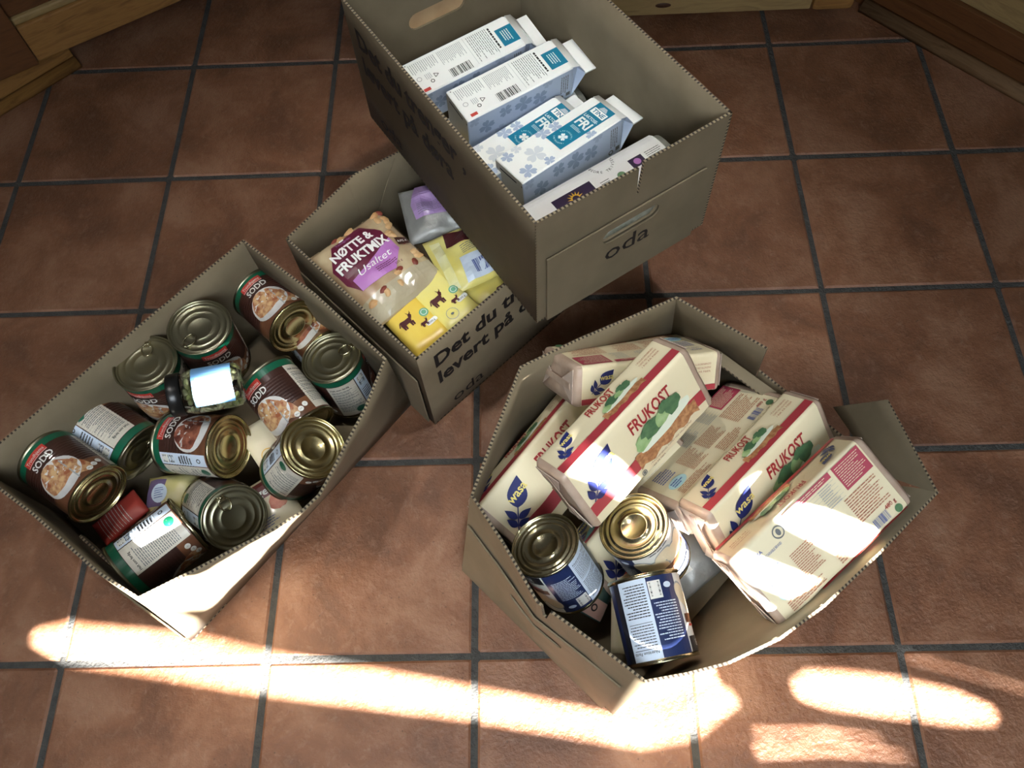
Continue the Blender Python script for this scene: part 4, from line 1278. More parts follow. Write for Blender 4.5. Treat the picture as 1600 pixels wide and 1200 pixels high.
pack('crispbread pack lying back side up with rust print between two front-printed packs', [1.0037, -1.1705, 0.1406], [[0.7161, -0.5294, -0.4549], [0.698, 0.5424, 0.4674], [-0.0007, -0.6523, 0.758]], False)
pack('crispbread pack mostly buried below the top pack behind the sunlit can', [0.8785, -1.228, 0.0010], [[0.6629, -0.6395, 0.3894], [0.7445, 0.5076, -0.4337], [0.0797, 0.5774, 0.8126]])

# ------------------------------------------------------------------ milk cartons
KL, KW = 0.20, 0.07
def carton_mesh_parts(front):
    L = []
    mb = MB()
    # body: bottom end at x=0, shoulder at x=KL, then the gable slopes to a fin across y
    b = 0.0022
    sec = [(b, 0), (KW - b, 0), (KW, b), (KW, KW - b), (KW - b, KW), (b, KW), (0, KW - b), (0, b)]
    rows = []
    for x, ins in ((0.0, 0.0015), (0.0015, 0.0), (KL - 0.004, 0.0), (KL, 0.0012)):
        rows.append([mb.add((x, KW / 2 + (y - KW / 2) * (1 - 2 * ins / KW), KW / 2 + (z - KW / 2) * (1 - 2 * ins / KW))) for y, z in sec])
    keys = ['carton_blue', 'carton_blue', 'carton_blue', 'carton_blue', 'carton_white', 'carton_white', 'carton_blue', 'carton_blue']
    for a in range(3):
        for k in range(8):
            j = (k + 1) % 8
            mb.face((rows[a][k], rows[a][j], rows[a + 1][j], rows[a + 1][k])[::-1], keys[k])
    mb.face(rows[0], 'carton_end')
    L.append(('body', mb.mesh('body')))
    # gable top
    mb = MB(); e = 0.001
    def v(x, y, z): return mb.add((x, y, z))
    rx, fx2 = KL + 0.026, KL + 0.046
    zt, zb = KW - e, e
    T0, T1, B0, B1 = v(KL, e, zt), v(KL, KW - e, zt), v(KL, e, zb), v(KL, KW - e, zb)
    c0, c1 = v(KL + 0.012, e, zt - 0.004), v(KL + 0.012, KW - e, zt - 0.004)
    r0, r1 = v(rx, 0.0, KW * 0.62), v(rx, KW, KW * 0.62)
    q0, q1 = v(rx, 0.0, KW * 0.585), v(rx, KW, KW * 0.585)
    mb.face((T0, c0, c1, T1)[::-1], 'carton_white', True); mb.face((c0, r0, r1, c1)[::-1], 'carton_white', True)
    mb.face((B0, B1, q1, q0)[::-1], 'carton_white')
    for s_, (Tt, cc_, rr_, qq_, Bb) in ((0, (T0, c0, r0, q0, B0)), (1, (T1, c1, r1, q1, B1))):
        y = 0.016 if s_ == 0 else KW - 0.016
        i1 = v(KL + 0.020, y, KW * 0.60)
        for q in ((Tt, cc_, i1), (cc_, rr_, i1), (rr_, qq_, i1), (qq_, Bb, i1), (Bb, Tt, i1)):
            mb.face(q if s_ == 0 else q[::-1], 'carton_blue')
    L.append(('gable', mb.mesh('gable')))
    mb = MB(); boxmb(mb, (rx - 0.001, -0.001, KW * 0.582), (fx2, KW + 0.001, KW * 0.624), 'carton_white', 0.0008)
    L.append(('seal_fin', mb.mesh('seal_fin')))
    top = plane((0, 0, KW), (1, 0, 0), (0, 1, 0)); side = plane((0, 0, 0), (1, 0, 0), (0, 0, 1))
    rd = lambda u, v_, h=0.0: top(v_, KW - u, h)       # reading frame on the top face: up = +x, right = -y
    if front:
        mb = MB()
        for k, (x, y, s_, key) in enumerate(((0.052, 0.034, 0.036, 'clover_pale'), (0.016, 0.058, 0.022, 'clover'), (0.022, 0.014, 0.028, 'clover'), (0.060, 0.008, 0.020, 'clover'), (0.088, 0.060, 0.026, 'clover'), (0.112, 0.058, 0.022, 'clover'), (0.142, 0.006, 0.020, 'clover'), (0.036, 0.062, 0.018, 'clover_pale'))):
            mb = MB(); d_clover(mb, top, x, y, s_ * 1.05, key, 0.0003 + 0.00004 * k, 0.4 + k, (0.002, 0.002, 0.196, KW - 0.002))
            L.append(('clover', mb.mesh('clover')))
        mb = MB(); d_rect(mb, top, 0.086, 0.014, 0.199, 0.050, 'teal', 0.0008)
        cmid = KW - 0.032
        d_rect(mb, rd, cmid - 0.0150, 0.1735, cmid + 0.0150, 0.1865, 'carton_white', 0.0010)
        d_text(mb, rd, 'TINE', cmid, 0.1758, 0.0118, 'teal', 0.0012, bold=0.02, width=0.025)
        for k in range(4): d_rect(mb, rd, cmid - 0.008 + k * 0.001, 0.1880 + 0.0020 * k, cmid + 0.008 - k * 0.0012, 0.1890 + 0.0020 * k, 'carton_white', 0.0010)
        d_text(mb, rd, 'LAKTOSE-', cmid, 0.1610, 0.0085, 'carton_white', 0.0010, bold=0.02, width=0.030)
        d_text(mb, rd, 'FRI', cmid, 0.1400, 0.0250, 'carton_white', 0.0010, bold=0.03, width=0.027)
        d_lines(mb, rd, cmid - 0.011, 0.1290, cmid + 0.011, 0.1360, 3, 'carton_white', 0.0010, 3, 0.35)
        d_clover(mb, rd, cmid, 0.1060, 0.0170, 'carton_white', 0.0010, 0.8)
        d_arc_text(mb, rd, 'LAKTOSEFRI', cmid, 0.1060, 0.0120, 0.0038, 'carton_white', 0.0010, PI / 2)
        d_arc_text(mb, rd, 'LAKTOSEFRI', cmid, 0.1060, 0.0150, 0.0038, 'carton_white', 0.0010, -PI / 2, inward=True)
        L.append(('teal_panel', mb.mesh('teal_panel')))
    else:
        mb = MB()
        d_rect(mb, top, 0.168, 0.014, 0.199, 0.050, 'teal', 0.0005)
        d_lines(mb, rd, KW - 0.044, 0.174, KW - 0.020, 0.190, 4, 'carton_white', 0.0008, 5, 0.4)
        L.append(('teal_panel', mb.mesh('teal_panel')))
        mb = MB()
        d_lines(mb, rd, 0.010, 0.1585, 0.060, 0.1630, 1, 'ink', 0.0006, 30, 0.7)
        d_lines(mb, rd, 0.008, 0.118, 0.062, 0.157, 11, 'ink_grey', 0.0005, 31, 0.30)
        d_rect(mb, rd, 0.006, 0.1135, 0.064, 0.1139, 'ink_lightgrey', 0.0005)
        d_lines(mb, rd, 0.008, 0.062, 0.036, 0.108, 16, 'ink_lightgrey', 0.0005, 32, 0.34)
        d_lines(mb, rd, 0.008, 0.008, 0.030, 0.058, 14, 'ink_lightgrey', 0.0005, 33, 0.34)
        d_lines(mb, rd, 0.036, 0.024, 0.048, 0.036, 4, 'ink_lightgrey', 0.0005, 34, 0.34)
        d_ring(mb, rd, 0.040, 0.014, 0.0036, 0.0042, 'ink_grey', 0.0005)
        d_ring(mb, rd, 0.053, 0.032, 0.0022, 0.0034, 'ink', 0.0005)
        tri = [(0.041, 0.040), (0.049, 0.040), (0.045, 0.047)]
        for a_, b_ in ((0, 1), (1, 2), (2, 0)):
            p, q = Vector(tri[a_]), Vector(tri[b_]); n_ = Vector((-(q - p).y, (q - p).x)).normalized() * 0.0005
            d_poly(mb, rd, [tuple(p - n_), tuple(q - n_), tuple(q + n_), tuple(p + n_)], 'ink', 0.0005)
        d_rect(mb, rd, 0.0605, 0.010, 0.0665, 0.022, 'red', 0.0006)
        d_disc(mb, top, 0.006, 0.064, 0.001, 0.001, 'ink', 0.0005, n=10)
        L.append(('small_print', mb.mesh('small_print')))
        mb = MB(); d_bars(mb, top, 0.064, 0.005, 0.104, 0.022, 'ink', 0.0006, 6, n=20); L.append(('barcode', mb.mesh('barcode')))
    mb = MB()
    for k, (x, z, s_, key) in enumerate(((0.034, 0.036, 0.030, 'clover_dark'), (0.070, 0.050, 0.026, 'clover_dark'), (0.104, 0.046, 0.034, 'clover_dark'), (0.136, 0.040, 0.030, 'clover_dark'), (0.060, 0.012, 0.024, 'clover'), (0.012, 0.060, 0.020, 'clover'), (0.150, 0.064, 0.020, 'clover'))):
        d_clover(mb, side, x, z, s_ * 1.05, key, 0.0003 + 0.00004 * k, 0.2 + k * 0.7, (0.002, 0.002, 0.196, KW - 0.002))
        L.append(('clover', mb.mesh('clover'))); mb = MB()
    d_lines(mb, lambda u, v_, h=0.0: side(v_, KW - u, h), 0.010, 0.176, 0.052, 0.192, 4, 'ink_grey', 0.0005, 41, 0.4)
    d_ring(mb, side, 0.178, 0.012, 0.003, 0.005, 'ink_grey', 0.0005); d_rect(mb, side, 0.188, 0.010, 0.196, 0.018, 'ink_grey', 0.0005)
    L.append(('side_print', mb.mesh('side_print')))
    mb = MB()
    endf = plane((0, KW, 0), (0, -1, 0), (0, 0, 1))
    d_rect(mb, endf, 0.012, 0.0575, 0.054, 0.0605, 'ink', 0.0006); d_rect(mb, endf, 0.066, 0.058, 0.068, 0.062, 'ink', 0.0006)
    L.append(('bottom_seam', mb.mesh('bottom_seam')))
    return L
_kt = {}
def carton(label, o, m, front):
    if front not in _kt: _kt[front] = carton_mesh_parts(front)
    X, Y = (Vector((m[0][k], m[1][k], m[2][k])) for k in range(2))
    t = thing('milk_carton', label, 'carton', mtx=frame_xy(o, X, Y), group='milk cartons in the stacked box')
    body = None
    for nm, me in _kt[front]:
        c = link(nm, me, t if nm in ('body', 'gable', 'seal_fin') else body)
        if nm == 'body': body = c
carton('milk carton with its teal front panel up, nearest the hand hole side', [0.7594, -0.6931, 0.2987], [[0.7922, -0.6084, -0.0465], [0.6101, 0.7908, 0.0477], [0.0077, -0.0661, 0.9978]], True)
carton('middle milk carton lying white back side up with barcode', [0.6701, -0.5596, 0.3046], [[0.8565, -0.5154, 0.0258], [0.5152, 0.8511, -0.1014], [0.0303, 0.1002, 0.9945]], False)
carton('white backed milk carton farthest back, nearest the tan handle flap', [0.5918, -0.4947, 0.301], [[0.8585, -0.5103, 0.0509], [0.5116, 0.8452, -0.1544], [0.0357, 0.1586, 0.9867]], False)
carton('clover printed milk carton sunk low between two higher cartons', [0.6955, -0.6661, 0.2750], [[0.7857, -0.6131, 0.0], [0.6077, 0.7898, 0.0], [0.0, 0.0, 1.0]], True)

# ------------------------------------------------------------------ egg cartons
def egg_carton(label, o, X, variant):
    X = Vector(X).normalized(); Y = Vector((-X.y, X.x, 0))
    t = thing('egg_carton', label, 'egg carton', mtx=frame(o, X, Y, (0, 0, 1)), group='egg cartons in the stacked box')
    Lx, Wy, Hz = 0.296, 0.106, 0.060
    mb = MB(); nx, ny = 24, 12; rows = []
    prof = []
    for k in range(ny + 1):
        a = PI * k / ny
        y = Wy / 2 - Wy / 2 * math.copysign(abs(math.cos(a)) ** 0.5, math.cos(a)); z = Hz * (0.45 + 0.55 * math.sin(a) ** 0.55)
        prof.append((y, z))
    prof = [(0.006, 0.0), (-0.003, Hz * 0.42), (-0.003, Hz * 0.45)] + prof + [(Wy + 0.003, Hz * 0.45), (Wy + 0.003, Hz * 0.42), (Wy - 0.006, 0.0)]
    for i in range(nx + 1):
        x = Lx * i / nx; e = min(i, nx - i) / 2.0; sc = 1.0 if e >= 1 else 0.86 + 0.14 * e
        rows.append([mb.add((x, Wy / 2 + (y - Wy / 2) * (0.94 + 0.06 * sc), z * (sc if z > Hz * 0.45 else 1) * (1 + 0.012 * math.sin(i * 2.1)))) for y, z in prof])
    n = len(prof)
    for i in range(nx):
        for k in range(n - 1):
            mb.face((rows[i][k], rows[i + 1][k], rows[i + 1][k + 1], rows[i][k + 1]), 'pulp', True)
    for r in (rows[0], rows[-1]):
        c = mb.add((mb.v[r[0]][0], Wy / 2, Hz * 0.4))
        for k in range(n - 1): mb.face((r[k], r[k + 1], c), 'pulp')
    mb.build('pulp_shell', t, True)
    mb = MB()                                   # crimped rim ends
    for x in (-0.006, Lx - 0.012):
        boxmb(mb, (x, 0.004, Hz * 0.36), (x + 0.018, Wy - 0.004, Hz * 0.46), 'pulp', 0.004)
    mb.build('rim', t)
    # paper label wrapped over the lid
    m = 14
    lab = []
    for k in range(m + 1):
        a = PI * (0.10 + 0.80 * k / m)
        y = Wy / 2 - Wy / 2 * math.copysign(abs(math.cos(a)) ** 0.5, math.cos(a)); z = Hz * (0.45 + 0.55 * math.sin(a) ** 0.55)
        lab.append((y, z))
    Ls = [0.0]
    for k in range(m): Ls.append(Ls[-1] + math.hypot(lab[k + 1][0] - lab[k][0], lab[k + 1][1] - lab[k][1]))
    def f(u, v, h=0.0):
        v = min(max(v, 0), Ls[-1] - 1e-6); k = 0
        while v > Ls[k + 1]: k += 1
        tt = (v - Ls[k]) / (Ls[k + 1] - Ls[k])
        y = lab[k][0] + (lab[k + 1][0] - lab[k][0]) * tt; z = lab[k][1] + (lab[k + 1][1] - lab[k][1]) * tt
        dy, dz = lab[k + 1][0] - lab[k][0], lab[k + 1][1] - lab[k][1]; l = math.hypot(dy, dz)
        return Vector((u, y - dz / l * (h + 0.0016), z + dy / l * (h + 0.0016)))
    V = Ls[-1]
    mb = MB(); d_rect(mb, f, 0.016, 0, Lx - 0.016, V, 'egg_label', 0.0, 1, 14); mb.build('paper_label', t)
    if variant == 0:
        for y0, y1, yc in ((0.16, 0.40, 0.22), (0.52, 0.70, 0.56)):
            mb = MB(); d_rect(mb, f, 0.075, V * y0, 0.145, V * y1, 'aubergine', 0.0004, 1, 4)
            for k in range(7):
                a = PI * (k + 0.5) / 7
                d_poly(mb, f, [(0.110 + 0.006 * math.cos(a - .3), V * yc + 0.006 * math.sin(a - .3)), (0.110 + 0.014 * math.cos(a), V * yc + 0.014 * math.sin(a)), (0.110 + 0.006 * math.cos(a + .3), V * yc + 0.006 * math.sin(a + .3))], 'gold_yellow', 0.0007)
            mb.build('dark_badge', t)
        mb = MB(); d_rect(mb, f, 0.215, V * 0.52, 0.240, V * 0.68, 'aubergine', 0.0004, 1, 3)
        d_disc(mb, f, 0.2275, V * 0.60, 0.006, 0.006, 'lilac', 0.0007); mb.build('dark_badge', t)
        mb = MB()
        d_arc_text(mb, f, 'BEDRE TRIVSEL', 0.180, V * 0.86, 0.021, 0.0070, 'ink', 0.0005, -PI / 2, inward=True)
        d_lines(mb, f, 0.246, V * 0.52, 0.274, V * 0.68, 5, 'ink_grey', 0.0005, 5, 0.4)
        d_lines(mb, f, 0.156, V * 0.50, 0.172, V * 0.60, 3, 'ink_grey', 0.0005, 6, 0.4)
        d_disc(mb, f, 0.192, V * 0.53, 0.007, 0.007, 'spinach', 0.0005); d_disc(mb, f, 0.052, V * 0.24, 0.007, 0.007, 'spinach', 0.0005)
        mb.build('print', t)
    elif variant == 1:
        mb = MB()
        d_rect(mb, f, 0.020, V * 0.30, 0.095, V * 0.52, 'gold_yellow', 0.0004, 1, 4)
        d_disc(mb, f, 0.060, V * 0.66, 0.012, 0.012, 'sachet', 0.0004)
        d_arc_text(mb, f, 'BEDRE TRIVSEL', 0.060, V * 0.66, 0.018, 0.0075, 'ink', 0.0005, PI * 0.6)
        for k in range(9): d_disc(mb, f, 0.060 + 0.020 * math.cos(-PI * (k + 1) / 10), V * 0.66 + 0.020 * math.sin(-PI * (k + 1) / 10), 0.0018, 0.0014, 'ink', 0.0005, n=8)
        mb.build('print', t)
UX = Vector((0.838, 0.545, 0)); UY = Vector((-0.545, 0.838, 0)); OC = Vector((0.7718, -0.8616, 0))
egg_carton('egg carton with white and aubergine label showing through the hand hole', OC + UX * 0.018 + UY * 0.020 + Vector((0, 0, 0.3100)), UX, 0)
egg_carton('egg carton almost hidden underneath the aubergine labelled egg carton', OC + UX * 0.020 + UY * 0.020 + Vector((0, 0, 0.2475)), UX, 2)
egg_carton('egg carton with golden yellow label peeping out under the back cartons', OC + UX * 0.012 + UY * 0.290 + Vector((0, 0, 0.2475)), UX, 1)

# ------------------------------------------------------------------ soft packets
def pillow(o, X, Y, w, h, th, key, seed=0, nx=16, ny=16, crumple=0.004, edge=0.006, back=None, flat=2.5):
    """soft packet: returns an MB in the packet's own frame and the surface of its upper side"""
    def top(u, v):
        a = 1 - abs(2 * u / w - 1) ** flat; b = 1 - abs(2 * v / h - 1) ** flat
        z = th * (max(a, 0) * max(b, 0)) ** 0.6
        z += crumple * noise.noise(Vector((u * 38 + seed * 3.1, v * 38, seed))) * min(1, 6 * max(a, 0)) * min(1, 6 * max(b, 0))
        return z
    f = lambda u, v, hh=0.0: Vector((u, v, top(min(max(u, 0), w), min(max(v, 0), h)) + hh))
    mb = MB()
    T_ = [[mb.add(f(w * i / nx, h * j / ny)) for i in range(nx + 1)] for j in range(ny + 1)]
    B_ = [[mb.add((w * i / nx, h * j / ny, -0.0012 - top(w * i / nx, h * j / ny) * 0.25)) for i in range(nx + 1)] for j in range(ny + 1)]
    for j in range(ny):
        for i in range(nx):
            mb.face((T_[j][i], T_[j][i + 1], T_[j + 1][i + 1], T_[j + 1][i]), key, True)
            mb.face((B_[j][i], B_[j + 1][i], B_[j + 1][i + 1], B_[j][i + 1]), back or key, True)
    for i in range(nx):
        mb.face((T_[0][i], B_[0][i], B_[0][i + 1], T_[0][i + 1]), key); mb.face((T_[ny][i], T_[ny][i + 1], B_[ny][i + 1], B_[ny][i]), key)
    for j in range(ny):
        mb.face((T_[j][0], T_[j + 1][0], B_[j + 1][0], B_[j][0]), key); mb.face((T_[j][nx], B_[j][nx], B_[j + 1][nx], T_[j + 1][nx]), key)
    return mb, f, frame_xy(o, X, Y)
def packet(name, label, cat, o, X, Y, w, h, th, key, part='wrapper', group=None, **k):
    mb, f, m = pillow(o, X, Y, w, h, th, key, **k)
    t = thing(name, label, cat, mtx=m, group=group)
    mb.build(part, t)
    return t, f
def seal_strip(t, f, w, v0, v1, key, n=16):
    mb = MB(); d_rect(mb, f, 0.002, v0, w - 0.002, v1, key, 0.0008, n, 2)
    for k in range(24): d_rect(mb, f, 0.003 + (w - 0.006) * k / 24, v0 + 0.0006, 0.003 + (w - 0.006) * (k + 0.35) / 24, v1 - 0.0006, 'yolk_white', 0.0012)
    mb.build('crimped_seal', t)

# --- nut pouch
bx = Vector((0.7227, 0.6874, -0.0714)).normalized()
nb_o = Vector((0.5120, -0.8386, 0.1900)) + bx * 0.004
t, f = packet('nut_pouch', 'clear stand-up pouch of mixed nuts with maroon and lilac label', 'bag', nb_o + Vector((0, 0, 0.010)), bx, (-0.6722, 0.7232, 0.10), 0.150, 0.178, 0.026, 'nut_film', seed=3, crumple=0.004, nx=22, ny=24)
mb = MB(); d_rect(mb, f, 0.004, 0.002, 0.146, 0.044, 'nut_film_clear', 0.0012, 18, 6); mb.build('gusset', t)
mb = MB()
hexa = [(0.020, 0.060), (0.088, 0.056), (0.118, 0.084), (0.118, 0.132), (0.096, 0.164), (0.034, 0.160), (0.008, 0.124), (0.008, 0.086)]
def fine_poly(mb, f, poly, key, h, n=14):
    xs = [p[0] for p in poly]; ys = [p[1] for p in poly]
    x0, x1, y0, y1 = min(xs), max(xs), min(ys), max(ys)
    bm = bmesh.new()
    vs = [bm.verts.new((p[0], p[1], 0)) for p in poly]; bm.faces.new(vs)
    for k in range(1, n):
        for co, no in (((x0 + (x1 - x0) * k / n, 0, 0), (1, 0, 0)), ((0, y0 + (y1 - y0) * k / n, 0), (0, 1, 0))):
            bmesh.ops.bisect_plane(bm, geom=list(bm.verts) + list(bm.edges) + list(bm.faces), plane_co=co, plane_no=no)
    bm.normal_update()
    bm.verts.index_update(); ids = [mb.add(f(v.co.x, v.co.y, h)) for v in bm.verts]
    for fc in bm.faces:
        q = [ids[v.index] for v in fc.verts]
        mb.face(q if fc.normal.z > 0 else q[::-1], key)
    bm.free()
fine_poly(mb, f, hexa, 'maroon', 0.0016)
fine_poly(mb, f, [(0.020, 0.060), (0.088, 0.056), (0.118, 0.084), (0.118, 0.112), (0.060, 0.092), (0.020, 0.086)], 'lilac', 0.0022)
mb.build('label', t)
mb = MB()
d_text(mb, f, 'N\u00d8TTE &', 0.060, 0.130, 0.024, 'white', 0.0030, bold=0.035, width=0.082)
d_text(mb, f, 'FRUKTMIX', 0.064, 0.105, 0.025, 'white', 0.0034, bold=0.035, width=0.102)
mb.build('title_lettering', t)
mb = MB()
d_text(mb, f, 'Usaltet', 0.066, 0.081, 0.019, 'white', 0.0034, shear=0.35, width=0.066)
d_text(mb, f, 'Tuntreg\u00e5rden', 0.055, 0.153, 0.0065, 'lilac', 0.0030, width=0.030)
d_disc(mb, f, 0.055, 0.160, 0.005, 0.002, 'white', 0.0030)
d_lines(mb, f, 0.060, 0.066, 0.100, 0.077, 3, 'maroon', 0.0032, 4, 0.35)
d_text(mb, f, '500 g', 0.098, 0.060, 0.006, 'maroon', 0.0032)
mb.build('small_print', t)
rnd = random.Random(11); nmb = MB()
for k in range(70):
    u, v = rnd.uniform(0.006, 0.144), rnd.uniform(0.030, 0.172)
    inside = 0.006 < u < 0.122 and 0.054 < v < 0.165
    if inside: continue
    c = f(u, v, -0.001); a = rnd.uniform(0, PI); key = rnd.choice(('nut', 'nut', 'nut_red'))
    L_, W_ = rnd.uniform(0.008, 0.011), rnd.uniform(0.005, 0.0065); n0 = len(nmb.v)
    for j, (rr, zz) in enumerate(((1.0, 0.0), (0.75, 0.003), (0.0, 0.0042))):
        for i in range(8):
            th_ = 2 * PI * i / 8
            x, y = L_ * rr * math.cos(th_), W_ * rr * math.sin(th_) + 0.3 * L_ * rr * math.cos(th_) ** 2 * (1 if key == 'nut' else 0)
            nmb.add(c + Vector((x * math.cos(a) - y * math.sin(a), x * math.sin(a) + y * math.cos(a), zz)))
    for j in range(2):
        for i in range(8):
            q = (i + 1) % 8
            nmb.face((n0 + j * 8 + i, n0 + j * 8 + q, n0 + j * 8 + 8 + q, n0 + j * 8 + 8 + i), key, True)
o = nmb.build('nuts', t); o['kind'] = 'stuff'
mb = MB(); fine_poly(mb, f, [(0.122, 0.090), (0.142, 0.084), (0.142, 0.098), (0.124, 0.106)], 'brown_label', 0.004, 4); d_text(mb, f, 'RIPS A', 0.132, 0.092, 0.006, 'white', 0.0046, rot=-0.3); mb.build('sticker', t)

# --- chocolate bars
def cow(mb, f, cu, cv, s, key, h):
    P = lambda pts: [(cu + x * s, cv + y * s) for x, y in pts]
    d_poly(mb, f, P([(-0.42, -0.05), (-0.30, -0.14), (0.10, -0.12), (0.32, -0.16), (0.42, 0.10), (0.30, 0.26), (0.0, 0.24), (-0.34, 0.28)]), key, h)
    for x in (-0.36, -0.22, 0.20, 0.34): d_poly(mb, f, P([(x, -0.42), (x + 0.09, -0.42), (x + 0.12, -0.08), (x - 0.04, -0.08)]), key, h)
    d_poly(mb, f, P([(0.30, 0.18), (0.46, 0.10), (0.60, 0.30), (0.56, 0.50), (0.40, 0.46)]), key, h)
    d_poly(mb, f, P([(0.40, 0.44), (0.34, 0.66), (0.44, 0.52)]), key, h); d_poly(mb, f, P([(0.54, 0.46), (0.66, 0.66), (0.62, 0.44)]), key, h)
    d_poly(mb, f, P([(-0.40, 0.24), (-0.58, -0.06), (-0.50, -0.08), (-0.34, 0.22)]), key, h)
def bar(label, o, X, Y, pale, seed):
    w, h = 0.072, 0.165
    t, f = packet('chocolate_bar', label, 'chocolate', o, X, Y, w, h, 0.010, 'yolk_pale' if pale else 'yolk', seed=seed, crumple=0.0012, nx=12, ny=16, flat=14, group='chocolate bars in the snack box')
    g = lambda u, v, hh=0.0: f(w - v, u, hh) if False else f(u, v, hh)
    mb = MB(); cow(mb, f, 0.024, 0.060, 0.026, 'cow', 0.0020); cow(mb, f, 0.046, 0.040, 0.014, 'cow', 0.0020); mb.build('cow_print', t)
    mb = MB(); d_disc(mb, f, 0.058, 0.058, 0.0080, 0.0080, 'mint', 0.0018); d_ring(mb, f, 0.058, 0.058, 0.0045, 0.0055, 'white', 0.0021); mb.build('round_badge', t)
    mb = MB(); sheet(mb, capsule(0.058, 0.036, 0.022, 0.0042, rot=0.1), [], f, 0.0016, 0.0019, 'white'); d_text(mb, f, '200 g', 0.058, 0.034, 0.005, 'ink', 0.0022); mb.build('weight_mark', t)
    if pale:
        mb = MB(); d_ring(mb, f, 0.026, 0.024, 0.010, 0.0108, 'ink_lightgrey', 0.0018); d_disc(mb, f, 0.026, 0.024, 0.003, 0.002, 'ink_grey', 0.0018); mb.build('stamp_print', t)
    return t
bar('plain yellow chocolate bar in the front corner of the snack box', Vector((0.5810, -0.8890, 0.188)), (0.7616, 0.648, 0), (-0.648, 0.7616, 0), False, 5)
bar('paler yellow chocolate bar lying second from the front corner', Vector((0.6330, -0.8480, 0.190)), (0.7281, 0.6854, 0), (-0.6854, 0.7281, 0), True, 8)

# --- other packets in the snack box
t, f = packet('snack_bag', 'crumpled yellow snack bag showing its back with a blue barcode', 'bag', (0.6330, -0.7760, 0.196), (0.8963, 0.4435, 0), (-0.4435, 0.8963, 0), 0.150, 0.120, 0.018, 'yolk_pale', seed=12, crumple=0.007)
mb = MB(); fine_poly(mb, f, [(0.034, 0.006), (0.108, 0.006), (0.112, 0.050), (0.040, 0.052)], 'label_pale_blue', 0.0016, 6)
d_bars(mb, f, 0.056, 0.014, 0.090, 0.038, 'ink_blue', 0.0024, 7, n=16)
d_lines(mb, f, 0.050, 0.056, 0.110, 0.074, 5, 'ink_grey', 0.0026, 3, 0.3); mb.build('barcode_panel', t)
mb = MB(); fine_poly(mb, f, [(0.030, 0.082), (0.070, 0.076), (0.078, 0.104), (0.036, 0.112)], 'cow', 0.0018, 6); mb.build('brown_print', t)
mb = MB(); fine_poly(mb, f, [(0.004, 0.010), (0.020, 0.004), (0.024, 0.100), (0.008, 0.108)], 'yolk_white', 0.0030, 8); mb.build('back_seam', t)
t, f = packet('snack_bag', 'yellow packet with a dark cow print by the front side under the stacked box', 'bag', (0.6951, -0.8108, 0.178), (0.7564, 0.6541, 0), (-0.6504, 0.7520, -0.05), 0.090, 0.094, 0.012, 'yolk_pale', seed=21, crumple=0.004)
mb = MB(); cow(mb, f, 0.052, 0.024, 0.026, 'cow', 0.0022); mb.build('cow_print', t)
t, f = packet('snack_packet', 'small blue wrapped packet squeezed beside the paler chocolate bar', 'packet', (0.6720, -0.8120, 0.168), (0.7561, 0.6544, 0), (-0.6544, 0.7561, 0), 0.044, 0.090, 0.008, 'sky_pack', seed=31, crumple=0.002)
mb = MB(); d_lines(mb, lambda u, v, h=0.0: f(u, v, h), 0.004, 0.006, 0.030, 0.050, 6, 'ink_blue', 0.0018, 4, 0.3); mb.build('small_print', t)
t, f = packet('snack_bag', 'silver foil bag with a lilac front folded over beside the stacked box', 'bag', (0.5579, -0.6624, 0.186), (0.9727, 0.2322, 0), (-0.2322, 0.9727, 0.1), 0.150, 0.110, 0.022, 'silver', seed=41, crumple=0.010, nx=20)
mb = MB(); fine_poly(mb, f, [(0.020, 0.040), (0.080, 0.034), (0.130, 0.060), (0.148, 0.108), (0.030, 0.108), (0.016, 0.070)], 'lilac_pack', 0.0020, 14)
d_lines(mb, f, 0.026, 0.044, 0.070, 0.066, 6, 'ink_grey', 0.0030, 9, 0.25); mb.build('lilac_print', t)
t, f = packet('sweet_packet', 'small bright yellow packet behind the nut pouch', 'packet', (0.5350, -0.6680, 0.150), (0.2037, 0.9790, 0), (-0.9790, 0.2037, 0), 0.040, 0.050, 0.014, 'yolk', seed=51, crumple=0.002, nx=8, ny=8)
t, f = packet('sweet_packet', 'small orange yellow packet between the nut pouch and the foil bag', 'packet', (0.5500, -0.7000, 0.158), (0.8655, 0.5010, 0), (-0.5010, 0.8655, 0), 0.040, 0.036, 0.010, 'gold_yellow', seed=52, crumple=0.002, nx=8, ny=8)

# --- packets among the cans
def soup_sachet(label, o, X, Y, w, h, head, group, seed):
    t, f = packet('soup_sachet', label, 'sachet', o, X, Y, w, h, 0.006, 'sachet', seed=seed, crumple=0.003, group=group)
    if head:
        mb = MB(); d_rect(mb, f, 0.002, h * 0.62, w - 0.002, h * 0.95, 'sachet_brown', 0.0012, 8, 4)
        d_text(mb, f, 'Fum', w * 0.34, h * 0.83, w * 0.12, 'white', 0.0020, shear=0.2); d_text(mb, f, 'Seges*', w * 0.5, h * 0.67, w * 0.22, 'white', 0.0020, shear=0.2, bold=0.02, width=w * 0.70); mb.build('title_band', t)
    mb = MB(); d_disc(mb, f, w * 0.70, h * 0.45, w * 0.17, w * 0.17, 'rose_pic', 0.0014, 0, 18, 2, 0.08); mb.build('food_picture', t)
    mb = MB(); d_ring(mb, f, w * 0.28, h * 0.52, w * 0.13, w * 0.145, 'gold_yellow', 0.0014, 18); d_disc(mb, f, w * 0.28, h * 0.52, w * 0.08, w * 0.07, 'pot_green', 0.0015); mb.build('pot_emblem', t)
    mb = MB(); d_lines(mb, f, w * 0.1, h * 0.08, w * 0.6, h * 0.26, 4, 'ink_blue', 0.0014, seed, 0.3); mb.build('small_print', t)
    return t, f
GS = 'soup sachets among the cans'
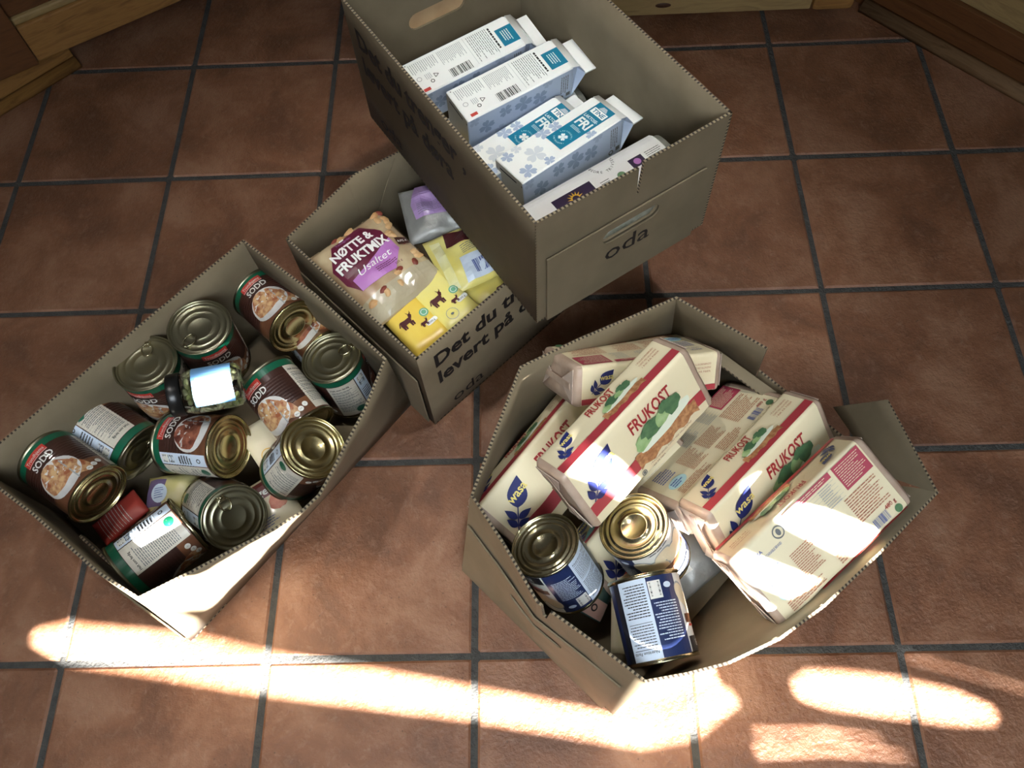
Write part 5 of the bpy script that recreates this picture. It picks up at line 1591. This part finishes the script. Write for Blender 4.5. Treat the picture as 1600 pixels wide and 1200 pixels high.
soup_sachet('cream soup sachet standing between the sunlit can and the gold ended can', (0.3420, -1.0750, 0.075), (0.80, 0.58, -0.05), (-0.60, 0.72, 0.32), 0.085, 0.125, False, GS, 61)
soup_sachet('soup sachet with dark red title band near the bowed front side', (0.318, -1.150, 0.078), (0.8335, 0.5526, 0.02), (-0.5526, 0.8335, 0.12), 0.085, 0.085, True, GS, 62)
t, f = packet('snack_packet', 'pale yellow packet with a purple tag lying between the left cans', 'packet', (0.1200, -1.1050, 0.055), (0.9952, 0.0981, 0), (-0.0981, 0.9952, 0), 0.100, 0.075, 0.028, 'pale_pack', seed=71, crumple=0.004)
mb = MB(); fine_poly(mb, f, [(0.002, 0.018), (0.034, 0.014), (0.040, 0.060), (0.006, 0.066)], 'net_purple', 0.0012, 6)
d_disc(mb, f, 0.030, 0.036, 0.014, 0.017, 'label_pale_blue', 0.0022, 0.3, 18, 2); d_lines(mb, f, 0.022, 0.026, 0.038, 0.046, 5, 'ink_blue', 0.0030, 4, 0.35); mb.build('tag', t)
t, f = packet('snack_packet', 'red wrapped packet beside the far left can', 'packet', (0.0690, -1.1493, 0.062), (0.7237, 0.6759, 0.12), (-0.6796, 0.7331, 0.0), 0.085, 0.050, 0.010, 'red_pack', seed=72, crumple=0.002)
mb = MB(); d_lines(mb, lambda u, v, h=0.0: f(v, u, h), 0.004, 0.010, 0.046, 0.060, 9, 'label_white', 0.0016, 4, 0.18); mb.build('small_print', t)

GD2 = 'soup sachets in the right box'
soup_sachet('cream soup sachet lying under the can in the front corner', (0.9700, -1.3350, 0.046), (0.0716, 0.9927, 0.0972), (-0.9547, 0.0400, 0.2248), 0.150, 0.105, False, GD2, 81)
t, f = packet('soup_sachet', 'dark green sachet with pink border standing between the two upright cans', 'sachet', (0.8550, -1.2850, 0.060), (0.45, 0.88, 0.1), (-0.70, 0.35, 0.55), 0.125, 0.085, 0.006, 'dark_green', seed=82, crumple=0.003, group=GD2)
mb = MB(); d_rect(mb, f, 0.002, 0.002, 0.030, 0.083, 'pink_paper', 0.0012, 4, 8); d_ring(mb, f, 0.016, 0.024, 0.0035, 0.006, 'ink', 0.0018); d_ring(mb, f, 0.016, 0.052, 0.0035, 0.006, 'ink', 0.0018); mb.build('border', t)
t, f = packet('snack_bag', 'grey film bag with a red corner between can and sunlit pack', 'bag', (0.9950, -1.2450, 0.020), (0.80, 0.60, 0), (-0.5, 0.80, 0.28), 0.085, 0.100, 0.020, 'silver', seed=91, crumple=0.008)
mb = MB(); fine_poly(mb, f, [(0.006, 0.060), (0.036, 0.050), (0.040, 0.084), (0.010, 0.092)], 'label_red', 0.0018, 6); d_rect(mb, f, 0.012, 0.034, 0.034, 0.048, 'label_white', 0.0022, 4, 4); mb.build('red_corner', t)
